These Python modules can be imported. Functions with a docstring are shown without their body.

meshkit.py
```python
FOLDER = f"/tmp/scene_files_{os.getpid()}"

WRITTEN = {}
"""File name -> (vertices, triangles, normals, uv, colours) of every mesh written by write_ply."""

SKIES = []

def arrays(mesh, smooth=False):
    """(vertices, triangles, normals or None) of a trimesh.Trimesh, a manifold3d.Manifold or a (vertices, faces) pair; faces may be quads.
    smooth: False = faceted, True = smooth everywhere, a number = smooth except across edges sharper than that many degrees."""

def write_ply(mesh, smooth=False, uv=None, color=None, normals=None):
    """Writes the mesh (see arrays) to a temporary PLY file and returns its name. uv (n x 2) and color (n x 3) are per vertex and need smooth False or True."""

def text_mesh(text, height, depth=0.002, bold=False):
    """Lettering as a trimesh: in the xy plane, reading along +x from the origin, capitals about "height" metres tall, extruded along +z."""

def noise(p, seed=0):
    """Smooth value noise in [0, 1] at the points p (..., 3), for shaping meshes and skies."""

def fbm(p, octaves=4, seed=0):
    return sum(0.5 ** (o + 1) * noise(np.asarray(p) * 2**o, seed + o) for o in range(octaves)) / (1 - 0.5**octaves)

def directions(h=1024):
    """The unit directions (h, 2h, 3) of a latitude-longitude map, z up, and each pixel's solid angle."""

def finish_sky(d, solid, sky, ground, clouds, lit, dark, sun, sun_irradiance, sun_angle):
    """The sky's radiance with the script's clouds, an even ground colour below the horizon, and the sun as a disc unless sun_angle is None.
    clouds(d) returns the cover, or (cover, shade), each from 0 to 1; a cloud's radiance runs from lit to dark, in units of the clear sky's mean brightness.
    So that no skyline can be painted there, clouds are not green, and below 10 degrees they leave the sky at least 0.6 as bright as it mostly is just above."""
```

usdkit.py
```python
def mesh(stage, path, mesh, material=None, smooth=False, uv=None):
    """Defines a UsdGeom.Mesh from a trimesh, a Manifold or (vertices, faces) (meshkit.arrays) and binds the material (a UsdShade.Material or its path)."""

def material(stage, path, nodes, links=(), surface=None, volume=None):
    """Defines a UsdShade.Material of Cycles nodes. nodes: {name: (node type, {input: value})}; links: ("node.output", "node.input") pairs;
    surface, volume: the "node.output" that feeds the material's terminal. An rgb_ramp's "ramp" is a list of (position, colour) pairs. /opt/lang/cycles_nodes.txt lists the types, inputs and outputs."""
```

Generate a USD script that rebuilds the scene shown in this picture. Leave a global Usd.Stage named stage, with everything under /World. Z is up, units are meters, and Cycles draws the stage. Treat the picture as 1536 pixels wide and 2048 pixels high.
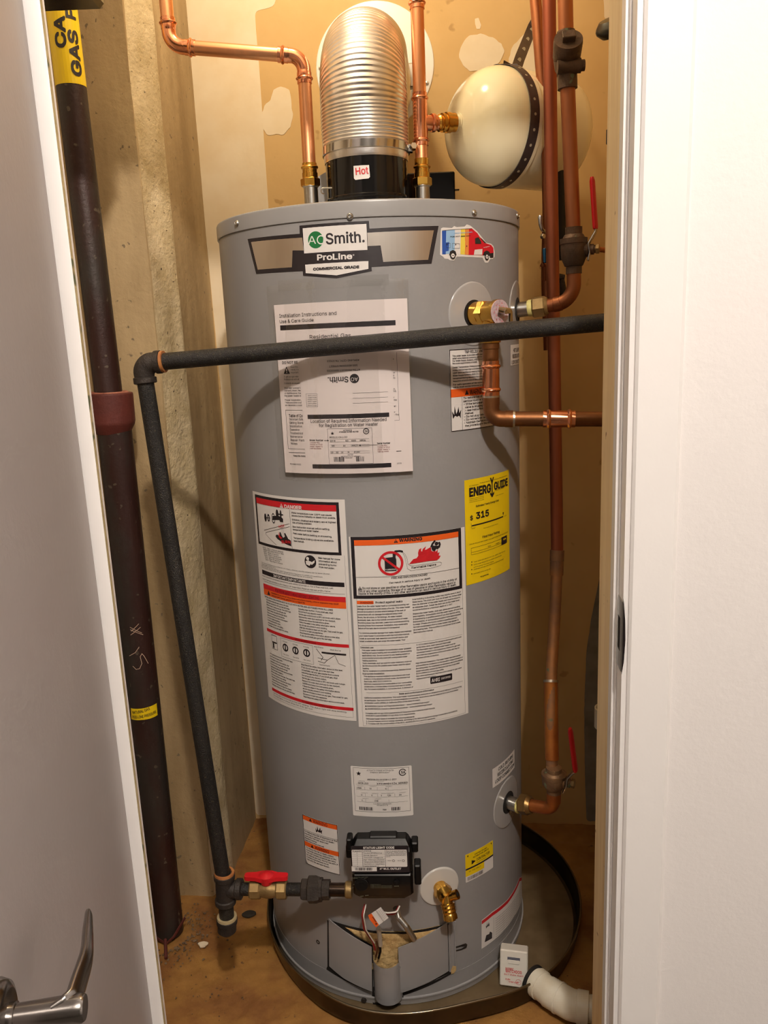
import math, numpy as np, trimesh, manifold3d, shapely
from shapely.geometry import Polygon, box as sbox, LineString
from shapely import affinity
from pxr import Usd, UsdGeom, UsdLux, UsdShade, Gf, Sdf
import usdkit, meshkit

stage = Usd.Stage.CreateInMemory()
UsdGeom.Xform.Define(stage, '/World')
rng = np.random.default_rng(7)

# ---------------------------------------------------------------- camera
F_PX, PITCH, ROLL, EYE = 1600.0, .21824, -.04298, 1.2      # fitted to the photograph (1536 x 2048)
_fw = np.array([0, math.cos(PITCH), -math.sin(PITCH)]); _rt = np.array([1., 0, 0]); _up = np.cross(_rt, _fw)
CR = math.cos(ROLL) * _rt + math.sin(ROLL) * _up
CU = -math.sin(ROLL) * _rt + math.cos(ROLL) * _up
CF = _fw
EYEP = np.array([0, 0, EYE])
cam = UsdGeom.Camera.Define(stage, '/World/camera')
cam.AddTransformOp().Set(Gf.Matrix4d(*CR, 0, *CU, 0, *(-CF), 0, *EYEP, 1))
cam.CreateHorizontalApertureAttr(36.0)
cam.CreateFocalLengthAttr(36.0 * F_PX / 1536)
cam.CreateClippingRangeAttr((0.02, 100))
cam.CreateExposureAttr(0.0)

# ---------------------------------------------------------------- lights (two real lamps: the hall's ceiling lamp and the closet's bulb)
HALL = np.array([.20, -.50, 2.47]); BULB = np.array([-.10, 1.36, 2.10])
def lamp(name, p, radius, watts, color):
    l = UsdLux.SphereLight.Define(stage, '/World/' + name)
    l.CreateRadiusAttr(radius); l.CreateIntensityAttr(watts / (4 * math.pi ** 2 * radius ** 2)); l.CreateColorAttr(Gf.Vec3f(*color))
    l.AddTranslateOp().Set(Gf.Vec3d(*map(float, p)))
lamp('hall_lamp', HALL, .045, 124.0, (1.0, .89, .79))
lamp('closet_lamp', BULB, .035, 10.0, (1.0, .83, .58))
world = UsdLux.DomeLight.Define(stage, '/World/sky'); world.CreateIntensityAttr(0.02)

# ---------------------------------------------------------------- room axes: u to the right along the back wall, v into the closet
E1 = np.array([.9945, -.1045, 0]); E2 = np.array([.1045, .9945, 0]); EZ = np.array([0, 0, 1.])
def W(u, v, z): return u * E1 + v * E2 + np.array([0, 0, z])
def _ray(x, y): return CF * F_PX + CR * (x - 768) + CU * (1024 - y)
def at_v(x, y, v): d = _ray(x, y); return EYEP + d * (v / (d @ E2))      # a measured point on the plane at depth v
def at_y(x, y, Y): d = _ray(x, y); return EYEP + d * (Y / d[1])
def at_z(x, y, z): d = _ray(x, y); return EYEP + d * ((z - EYE) / d[2])
def uv(P): return float(P @ E1), float(P @ E2), float(P[2])
TC = np.array([-.0061, 1.4932]); RT = .262                                # the heater's axis and radius
def tank_tz(x, y, R=RT):
    d = _ray(x, y); a = d[0] ** 2 + d[1] ** 2; b = -2 * (d[0] * TC[0] + d[1] * TC[1]); c = TC @ TC - R * R
    P = EYEP + d * ((-b - math.sqrt(max(b * b - 4 * a * c, 0))) / (2 * a))
    return math.atan2(P[0] - TC[0], -(P[1] - TC[1])), P[2]
def tank_p(th, z, R=RT): return np.array([TC[0] + R * math.sin(th), TC[1] - R * math.cos(th), z])
def radial(th): return np.array([math.sin(th), -math.cos(th), 0])

# ---------------------------------------------------------------- materials
def lin(c):
    c = np.asarray(c, float) / 255
    return tuple(np.where(c <= .04045, c / 12.92, ((c + .055) / 1.055) ** 2.4))
_mats = {}
def M(name, rgb, rough=.5, metal=0, rgb2=None, scale=8, detail=5, stretch=(1, 1, 1), lo=.35, hi=.65, spots=None, spot_scale=40, spot_size=.25,
      bump=0, bscale=80, coat=0, spec=None, rough2=None, trans=0, aniso=0, bstretch=(1, 1, 1), ior=1.5):
    if name in _mats: return _mats[name]
    n = {'p': ('principled_bsdf', {'base_color': lin(rgb), 'roughness': rough, 'metallic': metal, 'ior': ior})}; L = []
    pi = n['p'][1]
    if coat: pi['coat_weight'] = coat
    if spec is not None: pi['specular_ior_level'] = spec
    if trans: pi['transmission_weight'] = trans
    if aniso: pi['anisotropic'] = aniso
    need = rgb2 is not None or bump or spots is not None or rough2 is not None
    if need:
        n['g'] = ('geometry', {}); n['mp'] = ('mapping', {'scale': stretch}); L.append(('g.position', 'mp.vector'))
    if rgb2 is not None or rough2 is not None:
        n['n'] = ('noise_texture', {'scale': scale, 'detail': detail, 'roughness': .6}); L.append(('mp.vector', 'n.vector'))
        n['r'] = ('map_range', {'from_min': lo, 'from_max': hi, 'clamp': True}); L.append(('n.fac', 'r.value'))
    last = None
    if rgb2 is not None:
        n['m'] = ('mix_color', {'a': lin(rgb), 'b': lin(rgb2)}); L += [('r.result', 'm.fac')]; last = 'm.result'
    if rough2 is not None:
        n['rr'] = ('map_range', {'from_min': 0, 'from_max': 1, 'to_min': rough, 'to_max': rough2}); L += [('r.result', 'rr.value'), ('rr.result', 'p.roughness')]
    if spots is not None:
        n['v'] = ('noise_texture', {'scale': spot_scale, 'detail': 2}); L.append(('g.position', 'v.vector'))
        n['vr'] = ('map_range', {'from_min': .5 + spot_size, 'from_max': .54 + spot_size, 'clamp': True}); L.append(('v.fac', 'vr.value'))
        n['sm'] = ('mix_color', {'a': lin(rgb), 'b': lin(spots)}); L.append(('vr.result', 'sm.fac'))
        if last: L.append((last, 'sm.a'))
        last = 'sm.result'
    if last: L.append((last, 'p.base_color'))
    if bump:
        n['bm'] = ('mapping', {'scale': bstretch}); L.append(('g.position', 'bm.vector'))
        n['bn'] = ('noise_texture', {'scale': bscale, 'detail': 4, 'roughness': .6}); L.append(('bm.vector', 'bn.vector'))
        n['b'] = ('bump', {'strength': 1.0, 'distance': bump}); L += [('bn.fac', 'b.height'), ('b.normal', 'p.normal')]
    _mats[name] = usdkit.material(stage, '/World/Looks/' + name, n, L, surface='p.BSDF')
    return _mats[name]

def emit(name, rgb, strength):
    if name not in _mats:
        _mats[name] = usdkit.material(stage, '/World/Looks/' + name, {'e': ('emission', {'color': rgb, 'strength': strength})}, [], surface='e.emission')
    return _mats[name]

GREY = M('grey_enamel', (148, 147, 147), .38, rgb2=(140, 139, 139), scale=3, bump=.00025, bscale=160)
GREYCAP = M('grey_enamel_cap', (152, 151, 150), .33)
STEEL = M('zinc_steel', (190, 188, 182), .28, 1)
CHROME = M('polished_steel', (205, 200, 192), .14, 1)
ALU = M('bright_aluminium', (240, 238, 236), .3, 1, bump=.0003, bscale=70, rgb2=(222, 218, 212), scale=14)
PANM = M('pan_metal', (92, 84, 70), .3, 1, rgb2=(70, 64, 54), scale=9, rough2=.5)
COPPER = M('new_copper', (246, 184, 138), .3, 1, rgb2=(236, 164, 116), scale=9, rough2=.4, stretch=(1, 1, .4))
COPPERF = M('copper_fitting', (244, 176, 136), .2, 1, rgb2=(232, 152, 112), scale=40)
COPPERD = M('dull_copper', (184, 122, 84), .4, 1, rgb2=(150, 94, 64), scale=10, stretch=(1, 1, .25), rough2=.5)
COPPERR = M('red_brown_copper', (176, 110, 76), .42, .85, rgb2=(146, 78, 58), scale=7, stretch=(1.4, 1, .15), rough2=.52)
COPPERT = M('tarnished_copper', (190, 130, 74), .5, .6, rgb2=(136, 104, 80), scale=13, spots=(96, 118, 92), spot_scale=30, spot_size=.17)
COPPERB = M('brown_copper', (146, 98, 58), .4, .85, rgb2=(112, 72, 44), scale=12, rough2=.5)
BRASS = M('bright_brass', (226, 178, 84), .2, 1, rgb2=(206, 150, 62), scale=30)
BRASSO = M('old_bronze', (104, 80, 62), .55, .55, rgb2=(76, 62, 50), scale=22, spots=(98, 110, 86), spot_scale=45, spot_size=.14, bump=.0012, bscale=120)
BRASSY = M('yellow_brass', (158, 132, 84), .5, .6, rgb2=(132, 106, 66), scale=20, bump=.0005, bscale=140)
BLACKPIPE = M('black_iron', (38, 36, 34), .27, .35, rgb2=(30, 28, 27), scale=14, spots=(74, 68, 54), spot_scale=420, spot_size=.12, bump=.0016, bscale=560, rough2=.48)
IRONFIT = M('malleable_iron', (62, 54, 48), .55, .35, rgb2=(44, 39, 37), scale=20, bump=.001, bscale=260)
RISER = M('rusty_black_iron', (50, 44, 40), .46, .2, rgb2=(50, 27, 23), scale=8, stretch=(2, 2, .5), lo=.42, hi=.6, spots=(88, 78, 66), spot_scale=60, spot_size=.18, bump=.0008, bscale=120)
RUSTFIT = M('red_oxide_iron', (98, 42, 34), .6, .1, rgb2=(82, 36, 30), scale=16, bump=.0008, bscale=160)
RUSTEDGE = M('orange_compound', (176, 116, 62), .6, rgb2=(150, 92, 50), scale=60)
PASTE = M('cream_compound', (172, 154, 116), .6)
RED = M('red_vinyl', (206, 24, 34), .32, rgb2=(196, 22, 32), scale=20)
BLACKP = M('black_plastic', (10, 10, 11), .45, spec=.3, bump=.0002, bscale=200)
BLACKG = M('gloss_black', (14, 13, 13), .12)
WHITEP = M('white_plastic', (228, 224, 214), .35, rgb2=(222, 217, 205), scale=20)
PVC = M('white_pvc', (226, 222, 206), .32, rgb2=(214, 206, 182), scale=18)
CREAM = M('cream_enamel', (246, 236, 200), .16, coat=.4, rgb2=(242, 230, 192), scale=4)
STRAP = M('strap_steel', (92, 82, 80), .5, .6, rgb2=(78, 68, 66), scale=30)
PAPER = M('label_white', (226, 222, 218), .42)
PAPER2 = M('booklet_paper', (224, 214, 212), .6)
INK = M('ink_black', (34, 28, 32), .45)
INKL = M('ink_grey', (112, 104, 104), .5)
SILVER = M('brushed_silver', (214, 206, 196), .33, 1)
GREEN = M('ink_green', (22, 112, 58), .4)
INKRED = M('ink_red', (202, 30, 40), .45)
INKDRED = M('ink_dark_red', (120, 26, 28), .45)
ORANGE = M('ink_orange', (236, 98, 30), .45)
YELLOW = M('label_yellow', (240, 206, 20), .4)
DOORP = M('door_paint', (170, 164, 163), .42, rgb2=(165, 158, 157), scale=2, bump=.0004, bscale=90)
TRIMP = M('trim_paint', (246, 243, 241), .35, bump=.0003, bscale=60)
WALLP = M('wall_paint', (240, 236, 234), .55, bump=.0004, bscale=120)

# ---------------------------------------------------------------- objects, parts, sub-parts
_used = {}
def numbered(parent, name):
    k = _used.get((parent, name), 0); _used[(parent, name)] = k + 1
    return parent + '/' + (name if k == 0 else f'{name}_{k:03d}')
_base = {}
def tag(prim, label=None, cat=None, group=None, kind=None):
    for k, x in (('label', label), ('category', cat), ('group', group), ('kind', kind)):
        if x: prim.SetCustomDataByKey(k, x)
    return prim
def thing(name, base, label, cat, group=None):
    path = numbered('/World', name)
    x = UsdGeom.Xform.Define(stage, path); x.AddTranslateOp().Set(Gf.Vec3d(*map(float, base)))
    _base[path] = np.asarray(base, float)
    tag(x.GetPrim(), label, cat, group)
    return path
def struct_root(name, base=(0, 0, 0)):
    path = numbered('/World', name)
    x = UsdGeom.Xform.Define(stage, path); x.AddTranslateOp().Set(Gf.Vec3d(*map(float, base)))
    _base[path] = np.asarray(base, float); tag(x.GetPrim(), kind='structure')
    return path
def join(*ms):
    V, Fc, n = [], [], 0
    for m in ms:
        if m is None: continue
        v, f = vf(m); V.append(v); Fc.append(f + n); n += len(v)
    return np.vstack(V), np.vstack(Fc)
def vf(m):
    if hasattr(m, 'to_mesh'):
        q = m.to_mesh(); return np.array(q.vert_properties[:, :3], float), np.array(q.tri_verts, int)
    if isinstance(m, tuple):
        f = np.asarray(m[1], int)
        if f.shape[1] == 4: f = np.vstack([f[:, [0, 1, 2]], f[:, [0, 2, 3]]])
        return np.asarray(m[0], float), f
    return np.array(m.vertices, float), np.array(m.faces, int)
def part(parent, name, mesh, mat, smooth=35, label=None, kind=None):
    path = numbered(parent, name)
    root = '/'.join(parent.split('/')[:3]); v, f = vf(mesh)
    v = v - _base.get(root, np.zeros(3))
    m = usdkit.mesh(stage, path, (v, f), mat, smooth=smooth)
    m.CreateDoubleSidedAttr(True)
    tag(m.GetPrim(), label, None, None, kind)
    return path
def single(name, mesh, mat, label=None, cat=None, group=None, kind=None, smooth=35):
    path = numbered('/World', name); v, f = vf(mesh)
    c = np.array([v[:, 0].mean(), v[:, 1].mean(), v[:, 2].min()]) if kind != 'structure' else np.zeros(3)
    _base[path] = c
    m = usdkit.mesh(stage, path, (v - c, f), mat, smooth=smooth); m.CreateDoubleSidedAttr(True)
    m.AddTranslateOp().Set(Gf.Vec3d(*map(float, c)))
    tag(m.GetPrim(), label, cat, group, kind)
    return path

# ---------------------------------------------------------------- shapes
def unit(a): a = np.asarray(a, float); return a / np.linalg.norm(a)
def perp(a):
    a = unit(a); h = np.array([0, 0, 1.]) if abs(a[2]) < .9 else np.array([1., 0, 0])
    x = unit(np.cross(h, a)); return x, np.cross(a, x)
def rounded(pts, rad, seg=10):
    """A polyline with its corners turned into arcs."""
    pts = [np.asarray(p, float) for p in pts]; out = [pts[0]]
    rads = rad if isinstance(rad, (list, tuple)) else [rad] * (len(pts) - 2)
    for i in range(1, len(pts) - 1):
        a, b = unit(pts[i - 1] - pts[i]), unit(pts[i + 1] - pts[i]); ang = math.acos(max(-1, min(1, a @ b)))
        if ang > math.pi - .01: out.append(pts[i]); continue
        r = rads[i - 1]; d = r / math.tan(ang / 2); c = pts[i] + unit(a + b) * (r / math.sin(ang / 2))
        s, e = pts[i] + a * d - c, pts[i] + b * d - c; tot = math.acos(max(-1, min(1, unit(s) @ unit(e))))
        for k in range(seg + 1):
            t = k / seg; out.append(c + (math.sin((1 - t) * tot) * s + math.sin(t * tot) * e) / math.sin(tot))
    out.append(pts[-1]); return np.array(out)
def sweep(path, prof, n=28, cap=True, flat=1.0, up=None, step=None, turn=0.0):
    """A round (or n-sided) section swept along a path; prof: a radius, or (distance along the path, radius) knots (negative distances count from the end)."""
    P = np.asarray(path, float); s = np.r_[0, np.cumsum(np.linalg.norm(np.diff(P, axis=0), axis=1))]; L = s[-1]
    if np.ndim(prof) == 0: ks, kr = np.array([0, L]), np.array([prof, prof], float)
    else:
        ks = np.array([q[0] + L if q[0] < 0 else q[0] for q in prof], float); kr = np.array([q[1] for q in prof], float)
        for i in range(1, len(ks)):
            if ks[i] <= ks[i - 1]: ks[i] = ks[i - 1] + 2e-5
    S = np.unique(np.round(np.r_[s, ks[(ks >= 0) & (ks <= L + 1e-4)], np.arange(0, L, step) if step else []], 7)); S = S[(S >= 0) & (S <= L + 2e-6)]
    C = np.stack([np.interp(S, s, P[:, k]) for k in range(3)], 1); r = np.interp(S, ks, kr)
    # tangents taken from the original path so that steps in the radius stay sharp
    tp = np.diff(P, axis=0) / np.maximum(np.linalg.norm(np.diff(P, axis=0), axis=1, keepdims=True), 1e-12)
    nodeT = np.vstack([tp[:1], tp[:-1] + tp[1:], tp[-1:]]) if len(tp) > 1 else np.vstack([tp, tp])
    nodeT /= np.linalg.norm(nodeT, axis=1, keepdims=True)
    Tn = np.stack([np.interp(S, s, nodeT[:, k]) for k in range(3)], 1); Tn /= np.linalg.norm(Tn, axis=1, keepdims=True)
    x = perp(Tn[0])[0] if up is None else unit(np.asarray(up, float) - Tn[0] * (np.asarray(up, float) @ Tn[0]))
    a = np.arange(n) / n * 2 * math.pi + turn; V = []
    for i in range(len(S)):
        x = unit(x - Tn[i] * (x @ Tn[i])); y = np.cross(Tn[i], x)
        V.append(C[i] + r[i] * (np.outer(np.cos(a), x) * flat + np.outer(np.sin(a), y)))
    m = len(S); V = np.vstack(V); i, j = np.meshgrid(np.arange(m - 1), np.arange(n), indexing='ij'); k = (j + 1) % n
    q = np.stack([i * n + j, i * n + k, (i + 1) * n + k, (i + 1) * n + j], -1).reshape(-1, 4)
    Fc = [np.vstack([q[:, [0, 1, 2]], q[:, [0, 2, 3]]])]
    if cap:
        V = np.vstack([V, C[:1], C[-1:]]); b = np.arange(n)
        Fc.append(np.stack([np.full(n, m * n), (b + 1) % n, b], 1)); Fc.append(np.stack([np.full(n, m * n + 1), (m - 1) * n + b, (m - 1) * n + (b + 1) % n], 1))
    return V, np.vstack(Fc)
def cyl(a, b, r, n=28, bev=.0): 
    L = np.linalg.norm(np.asarray(b, float) - np.asarray(a, float))
    return sweep([a, b], r if not bev else [(0, r - bev), (bev, r), (L - bev, r), (L, r - bev)], n)
def lathe(o, axis, prof, n=40, x=None):
    """A closed profile of (radius, height) turned about an axis."""
    o = np.asarray(o, float); z = unit(axis); X, Y = perp(z)
    a = np.arange(n) / n * 2 * math.pi; pr = np.asarray(prof, float)
    V = np.vstack([o + z * h + r * (np.outer(np.cos(a), X) + np.outer(np.sin(a), Y)) for r, h in pr]); m = len(pr)
    i, j = np.meshgrid(np.arange(m - 1), np.arange(n), indexing='ij'); k = (j + 1) % n
    q = np.stack([i * n + j, i * n + k, (i + 1) * n + k, (i + 1) * n + j], -1).reshape(-1, 4)
    return V, np.vstack([q[:, [0, 1, 2]], q[:, [0, 2, 3]]])
def obox(c, ex, ey, hx, hy, hz, bev=.0, ez=None):
    """A box with chamfered edges, by its centre, two axes and half sizes."""
    ex, ey = unit(ex), unit(ey); ez = unit(np.cross(ex, ey)) if ez is None else unit(ez)
    b = min(bev, hx * .9, hy * .9, hz * .9); pts = []
    for sx in (-1, 1):
        for sy in (-1, 1):
            for sz in (-1, 1):
                if b <= 0: pts.append((sx * hx, sy * hy, sz * hz)); continue
                pts += [(sx * (hx - b), sy * (hy - b), sz * hz), (sx * (hx - b), sy * hy, sz * (hz - b)), (sx * hx, sy * (hy - b), sz * (hz - b))]
    p = np.array(pts) @ np.array([ex, ey, ez]) + np.asarray(c, float)
    h = trimesh.convex.convex_hull(p); return np.array(h.vertices), np.array(h.faces)
def wbox(u0, u1, v0, v1, z0, z1, bev=0):
    return obox(W((u0 + u1) / 2, (v0 + v1) / 2, (z0 + z1) / 2), E1, E2, abs(u1 - u0) / 2, abs(v1 - v0) / 2, abs(z1 - z0) / 2, bev)
def hull(pts): h = trimesh.convex.convex_hull(np.asarray(pts, float)); return np.array(h.vertices), np.array(h.faces)
def prism(poly, o, ex, ey, ez, depth):
    """A polygon in the plane (o, ex, ey) given depth along ez."""
    p = poly if isinstance(poly, Polygon) else Polygon(poly)
    m = trimesh.creation.extrude_polygon(p, depth, engine='earcut'); v = np.array(m.vertices)
    return o + np.outer(v[:, 0], ex) + np.outer(v[:, 1], ey) + np.outer(v[:, 2], ez), np.array(m.faces)
def hexnut(a, axis, r, L, n=6, turn=0.0): 
    a = np.asarray(a, float); return sweep([a, a + unit(axis) * L], [(0, r * .88), (L * .12, r), (L * .88, r), (L, r * .88)], n, turn=turn)
def strip_surface(rows):
    """Quads between rows of points."""
    R = np.asarray(rows, float); m, n = R.shape[:2]; i, j = np.meshgrid(np.arange(m - 1), np.arange(n - 1), indexing='ij')
    q = np.stack([i * n + j, i * n + j + 1, (i + 1) * n + j + 1, (i + 1) * n + j], -1).reshape(-1, 4)
    return R.reshape(-1, 3), np.vstack([q[:, [0, 1, 2]], q[:, [0, 2, 3]]])

# ---------------------------------------------------------------- flat print: labels with lettering
_gl = {}
def glyph(ch, bold):
    if (ch, bold) in _gl: return _gl[ch, bold]
    ref = '_ref', bold
    if ref not in _gl: _gl[ref] = np.ptp(meshkit.text_mesh('HH', 1.0, .01, bold).vertices[:, 0])
    m = meshkit.text_mesh(ch, 1.0, .01, bold); k = m.face_normals[:, 2] > .9
    f = m.faces[k]; ix, inv = np.unique(f, return_inverse=True); v = np.array(m.vertices[ix, :2]); w = float(np.ptp(v[:, 0]))
    adv = float(np.ptp(meshkit.text_mesh('H' + ch + 'H', 1.0, .01, bold).vertices[:, 0])) - _gl[ref]
    v[:, 0] += (adv - w) / 2 - v[:, 0].min()
    _gl[ch, bold] = v, inv.reshape(-1, 3), adv
    return _gl[ch, bold]
def text2d(s, bold=False):
    V, Fc, x, n = [], [], 0.0, 0
    for ch in s:
        if ch == ' ': x += .36; continue
        v, f, adv = glyph(ch, bold); V.append(v + [x, 0]); Fc.append(f + n); n += len(v); x += adv
    return np.vstack(V), np.vstack(Fc), x
class Print:
    """A printed sheet on a curved or flat surface. to_s turns a measured spot into (s, t) millimetres on the surface (t upwards); to3 puts (s, t) at a height over it."""
    def __init__(self, to_s, to3, crop=(0, 0, 1), strip=9.0):
        self.to_s, self.to3, self.crop, self.strip = to_s, to3, crop, strip; self.ink = {}; self.texts = set()
    def p(self, x, y): c = self.crop; return np.array(self.to_s(c[0] + x / c[2], c[1] + y / c[2]))
    def _poly(self, g):
        out = []; x0, y0, x1, y1 = g.bounds; k = max(1, int(math.ceil((x1 - x0) / self.strip)))
        for i in range(k):
            a, b = x0 + (x1 - x0) * i / k, x0 + (x1 - x0) * (i + 1) / k
            c = g.intersection(sbox(a, y0 - 1, b, y1 + 1)) if k > 1 else g
            for q in getattr(c, 'geoms', [c]):
                if q.geom_type == 'Polygon' and q.area > 1e-6:
                    v, f = trimesh.creation.triangulate_polygon(q, engine='earcut'); out.append((np.asarray(v), np.asarray(f)))
        return out
    def add(self, ink, g, layer=0):
        if not g.is_valid: g = g.buffer(0)
        self.ink.setdefault(ink, []).append([(np.c_[v, np.full(len(v), layer)], f) for v, f in self._poly(g)])
    def mm(self, x, y, d): return abs(self.p(x, y)[1] - self.p(x, y + d)[1])
    def quad(self, ink, pts, layer=0): self.add(ink, Polygon([self.p(*q) for q in pts]), layer)
    def rect(self, ink, tl, br, layer=0, tr=None, bl=None):
        a, b = self.p(*tl), self.p(*br); self.add(ink, sbox(min(a[0], b[0]), min(a[1], b[1]), max(a[0], b[0]), max(a[1], b[1])), layer); return a[0], a[1], b[0], b[1]
    def box(self, ink, s0, t0, s1, t1, layer=0): self.add(ink, sbox(min(s0, s1), min(t0, t1), max(s0, s1), max(t0, t1)), layer)
    def frame(self, ink, s0, t0, s1, t1, w, layer=0):
        g = sbox(min(s0, s1), min(t0, t1), max(s0, s1), max(t0, t1)); self.add(ink, g.difference(g.buffer(-w, join_style=2)), layer)
    def line(self, ink, pts, w, layer=1, px=True): self.add(ink, LineString([self.p(*q) if px else q for q in pts]).buffer(w / 2, cap_style=2, join_style=2), layer)
    def disc(self, ink, x, y, r, layer=1, hole=0, sy=1.0):
        c = self.p(x, y); rm = self.mm(x, y, r); g = shapely.Point(*c).buffer(rm)
        if hole: g = g.difference(shapely.Point(*c).buffer(self.mm(x, y, hole)))
        if sy != 1: g = affinity.scale(g, sy, 1)
        self.add(ink, g, layer)
    def text(self, ink, p0, p1, s, h, bold=False, layer=1, px=True, heavy=0):
        a = self.p(*p0) if px else np.array(p0, float); b = self.p(*p1) if px else np.array(p1, float)
        hm = self.mm(p0[0], p0[1], h) if px else h; v, f, w = text2d(s, bold)
        d = b - a; L = np.linalg.norm(d); x = d / L; y = np.array([-x[1], x[0]])
        q = a + np.outer(v[:, 0] * (L / w), x) + np.outer(v[:, 1] * hm, y)
        self.texts.add(ink)
        if heavy: self.add(ink, shapely.union_all([Polygon(q[t]) for t in f]).buffer(heavy), layer); return
        self.ink.setdefault(ink, []).append([(np.c_[q, np.full(len(q), layer)], f)])
    def para(self, ink, p0, p1, p2, lines, h, bold=False, fill=None, layer=1):
        """lines from the baseline p0-p1 down to the baseline that starts at p2; each is as wide as its share of the longest."""
        a, b, c = self.p(*p0), self.p(*p1), self.p(*p2); n = max(1, len(lines) - 1); wmax = max(text2d(l, bold)[2] for l in lines if l)
        hm = self.mm(p0[0], p0[1], h)
        for i, l in enumerate(lines):
            if not l: continue
            w = text2d(l, bold)[2] / wmax
            if fill and w > .8: w = 1.0
            o = a + (c - a) * i / n; self.text(ink, o, o + (b - a) * w, l, hm, bold, layer, px=False)
    def build(self, parent, name, sheet=None, mat=None, over=.0004, gap=.00025, label=None):
        if sheet is not None:
            V, Fc, n = [], [], 0
            for v, f in self._poly(sheet): V.append(self.to3(v, np.full(len(v), over))); Fc.append(f + n); n += len(v)
            parent = part(parent, name, (np.vstack(V), np.vstack(Fc)), mat, smooth=False, label=label)
        names = {id(INK): 'black_print', id(INKL): 'grey_print', id(INKRED): 'red_print', id(ORANGE): 'orange_band', id(PAPER): 'white_print', id(INKDRED): 'dark_red_print',
                 id(GREEN): 'green_emblem', id(SILVER): 'silver_panel', id(YELLOW): 'yellow_print'}
        for ink, groups in self.ink.items():
            sets = [[g] for g in groups] if ink not in self.texts and len(groups) <= 8 else [groups]      # a few plain fields: each its own part
            for gs in sets:
                V, Fc, n = [], [], 0
                for g in gs:
                    for v, f in g: V.append(self.to3(v[:, :2], over + gap * (1 + v[:, 2]))); Fc.append(f + n); n += len(v)
                if V: part(parent, names.get(id(ink), 'colour_print'), (np.vstack(V), np.vstack(Fc)), ink, smooth=False)
        return parent
def on_tank(crop=(0, 0, 1), R=RT):
    def to_s(x, y): th, z = tank_tz(x, y, R); return th * R * 1000, z * 1000
    def to3(v, o):
        th = v[:, 0] / 1000 / R; r = R + o; return np.c_[TC[0] + r * np.sin(th), TC[1] - r * np.cos(th), v[:, 1] / 1000]
    return Print(to_s, to3, crop)
def on_plane(o, ex, ey, ez, crop=(0, 0, 1)):
    """A flat surface through o; spots are measured where the sight line meets it."""
    o, ex, ey, ez = (np.asarray(a, float) for a in (o, ex, ey, ez))
    def to_s(x, y): d = _ray(x, y); P = EYEP + d * (((o - EYEP) @ ez) / (d @ ez)); return (P - o) @ ex * 1000, (P - o) @ ey * 1000
    def to3(v, h): return o + np.outer(v[:, 0] / 1000, ex) + np.outer(v[:, 1] / 1000, ey) + np.outer(h, ez)
    return Print(to_s, to3, crop, 1e6)
def quad_of(pr, pts): return Polygon([pr.p(*q) for q in pts])
def rquad(pr, tl, br, r=0):
    a, b = pr.p(*tl), pr.p(*br); g = sbox(min(a[0], b[0]), min(a[1], b[1]), max(a[0], b[0]), max(a[1], b[1]))
    return g.buffer(-r).buffer(r) if r else g
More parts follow.
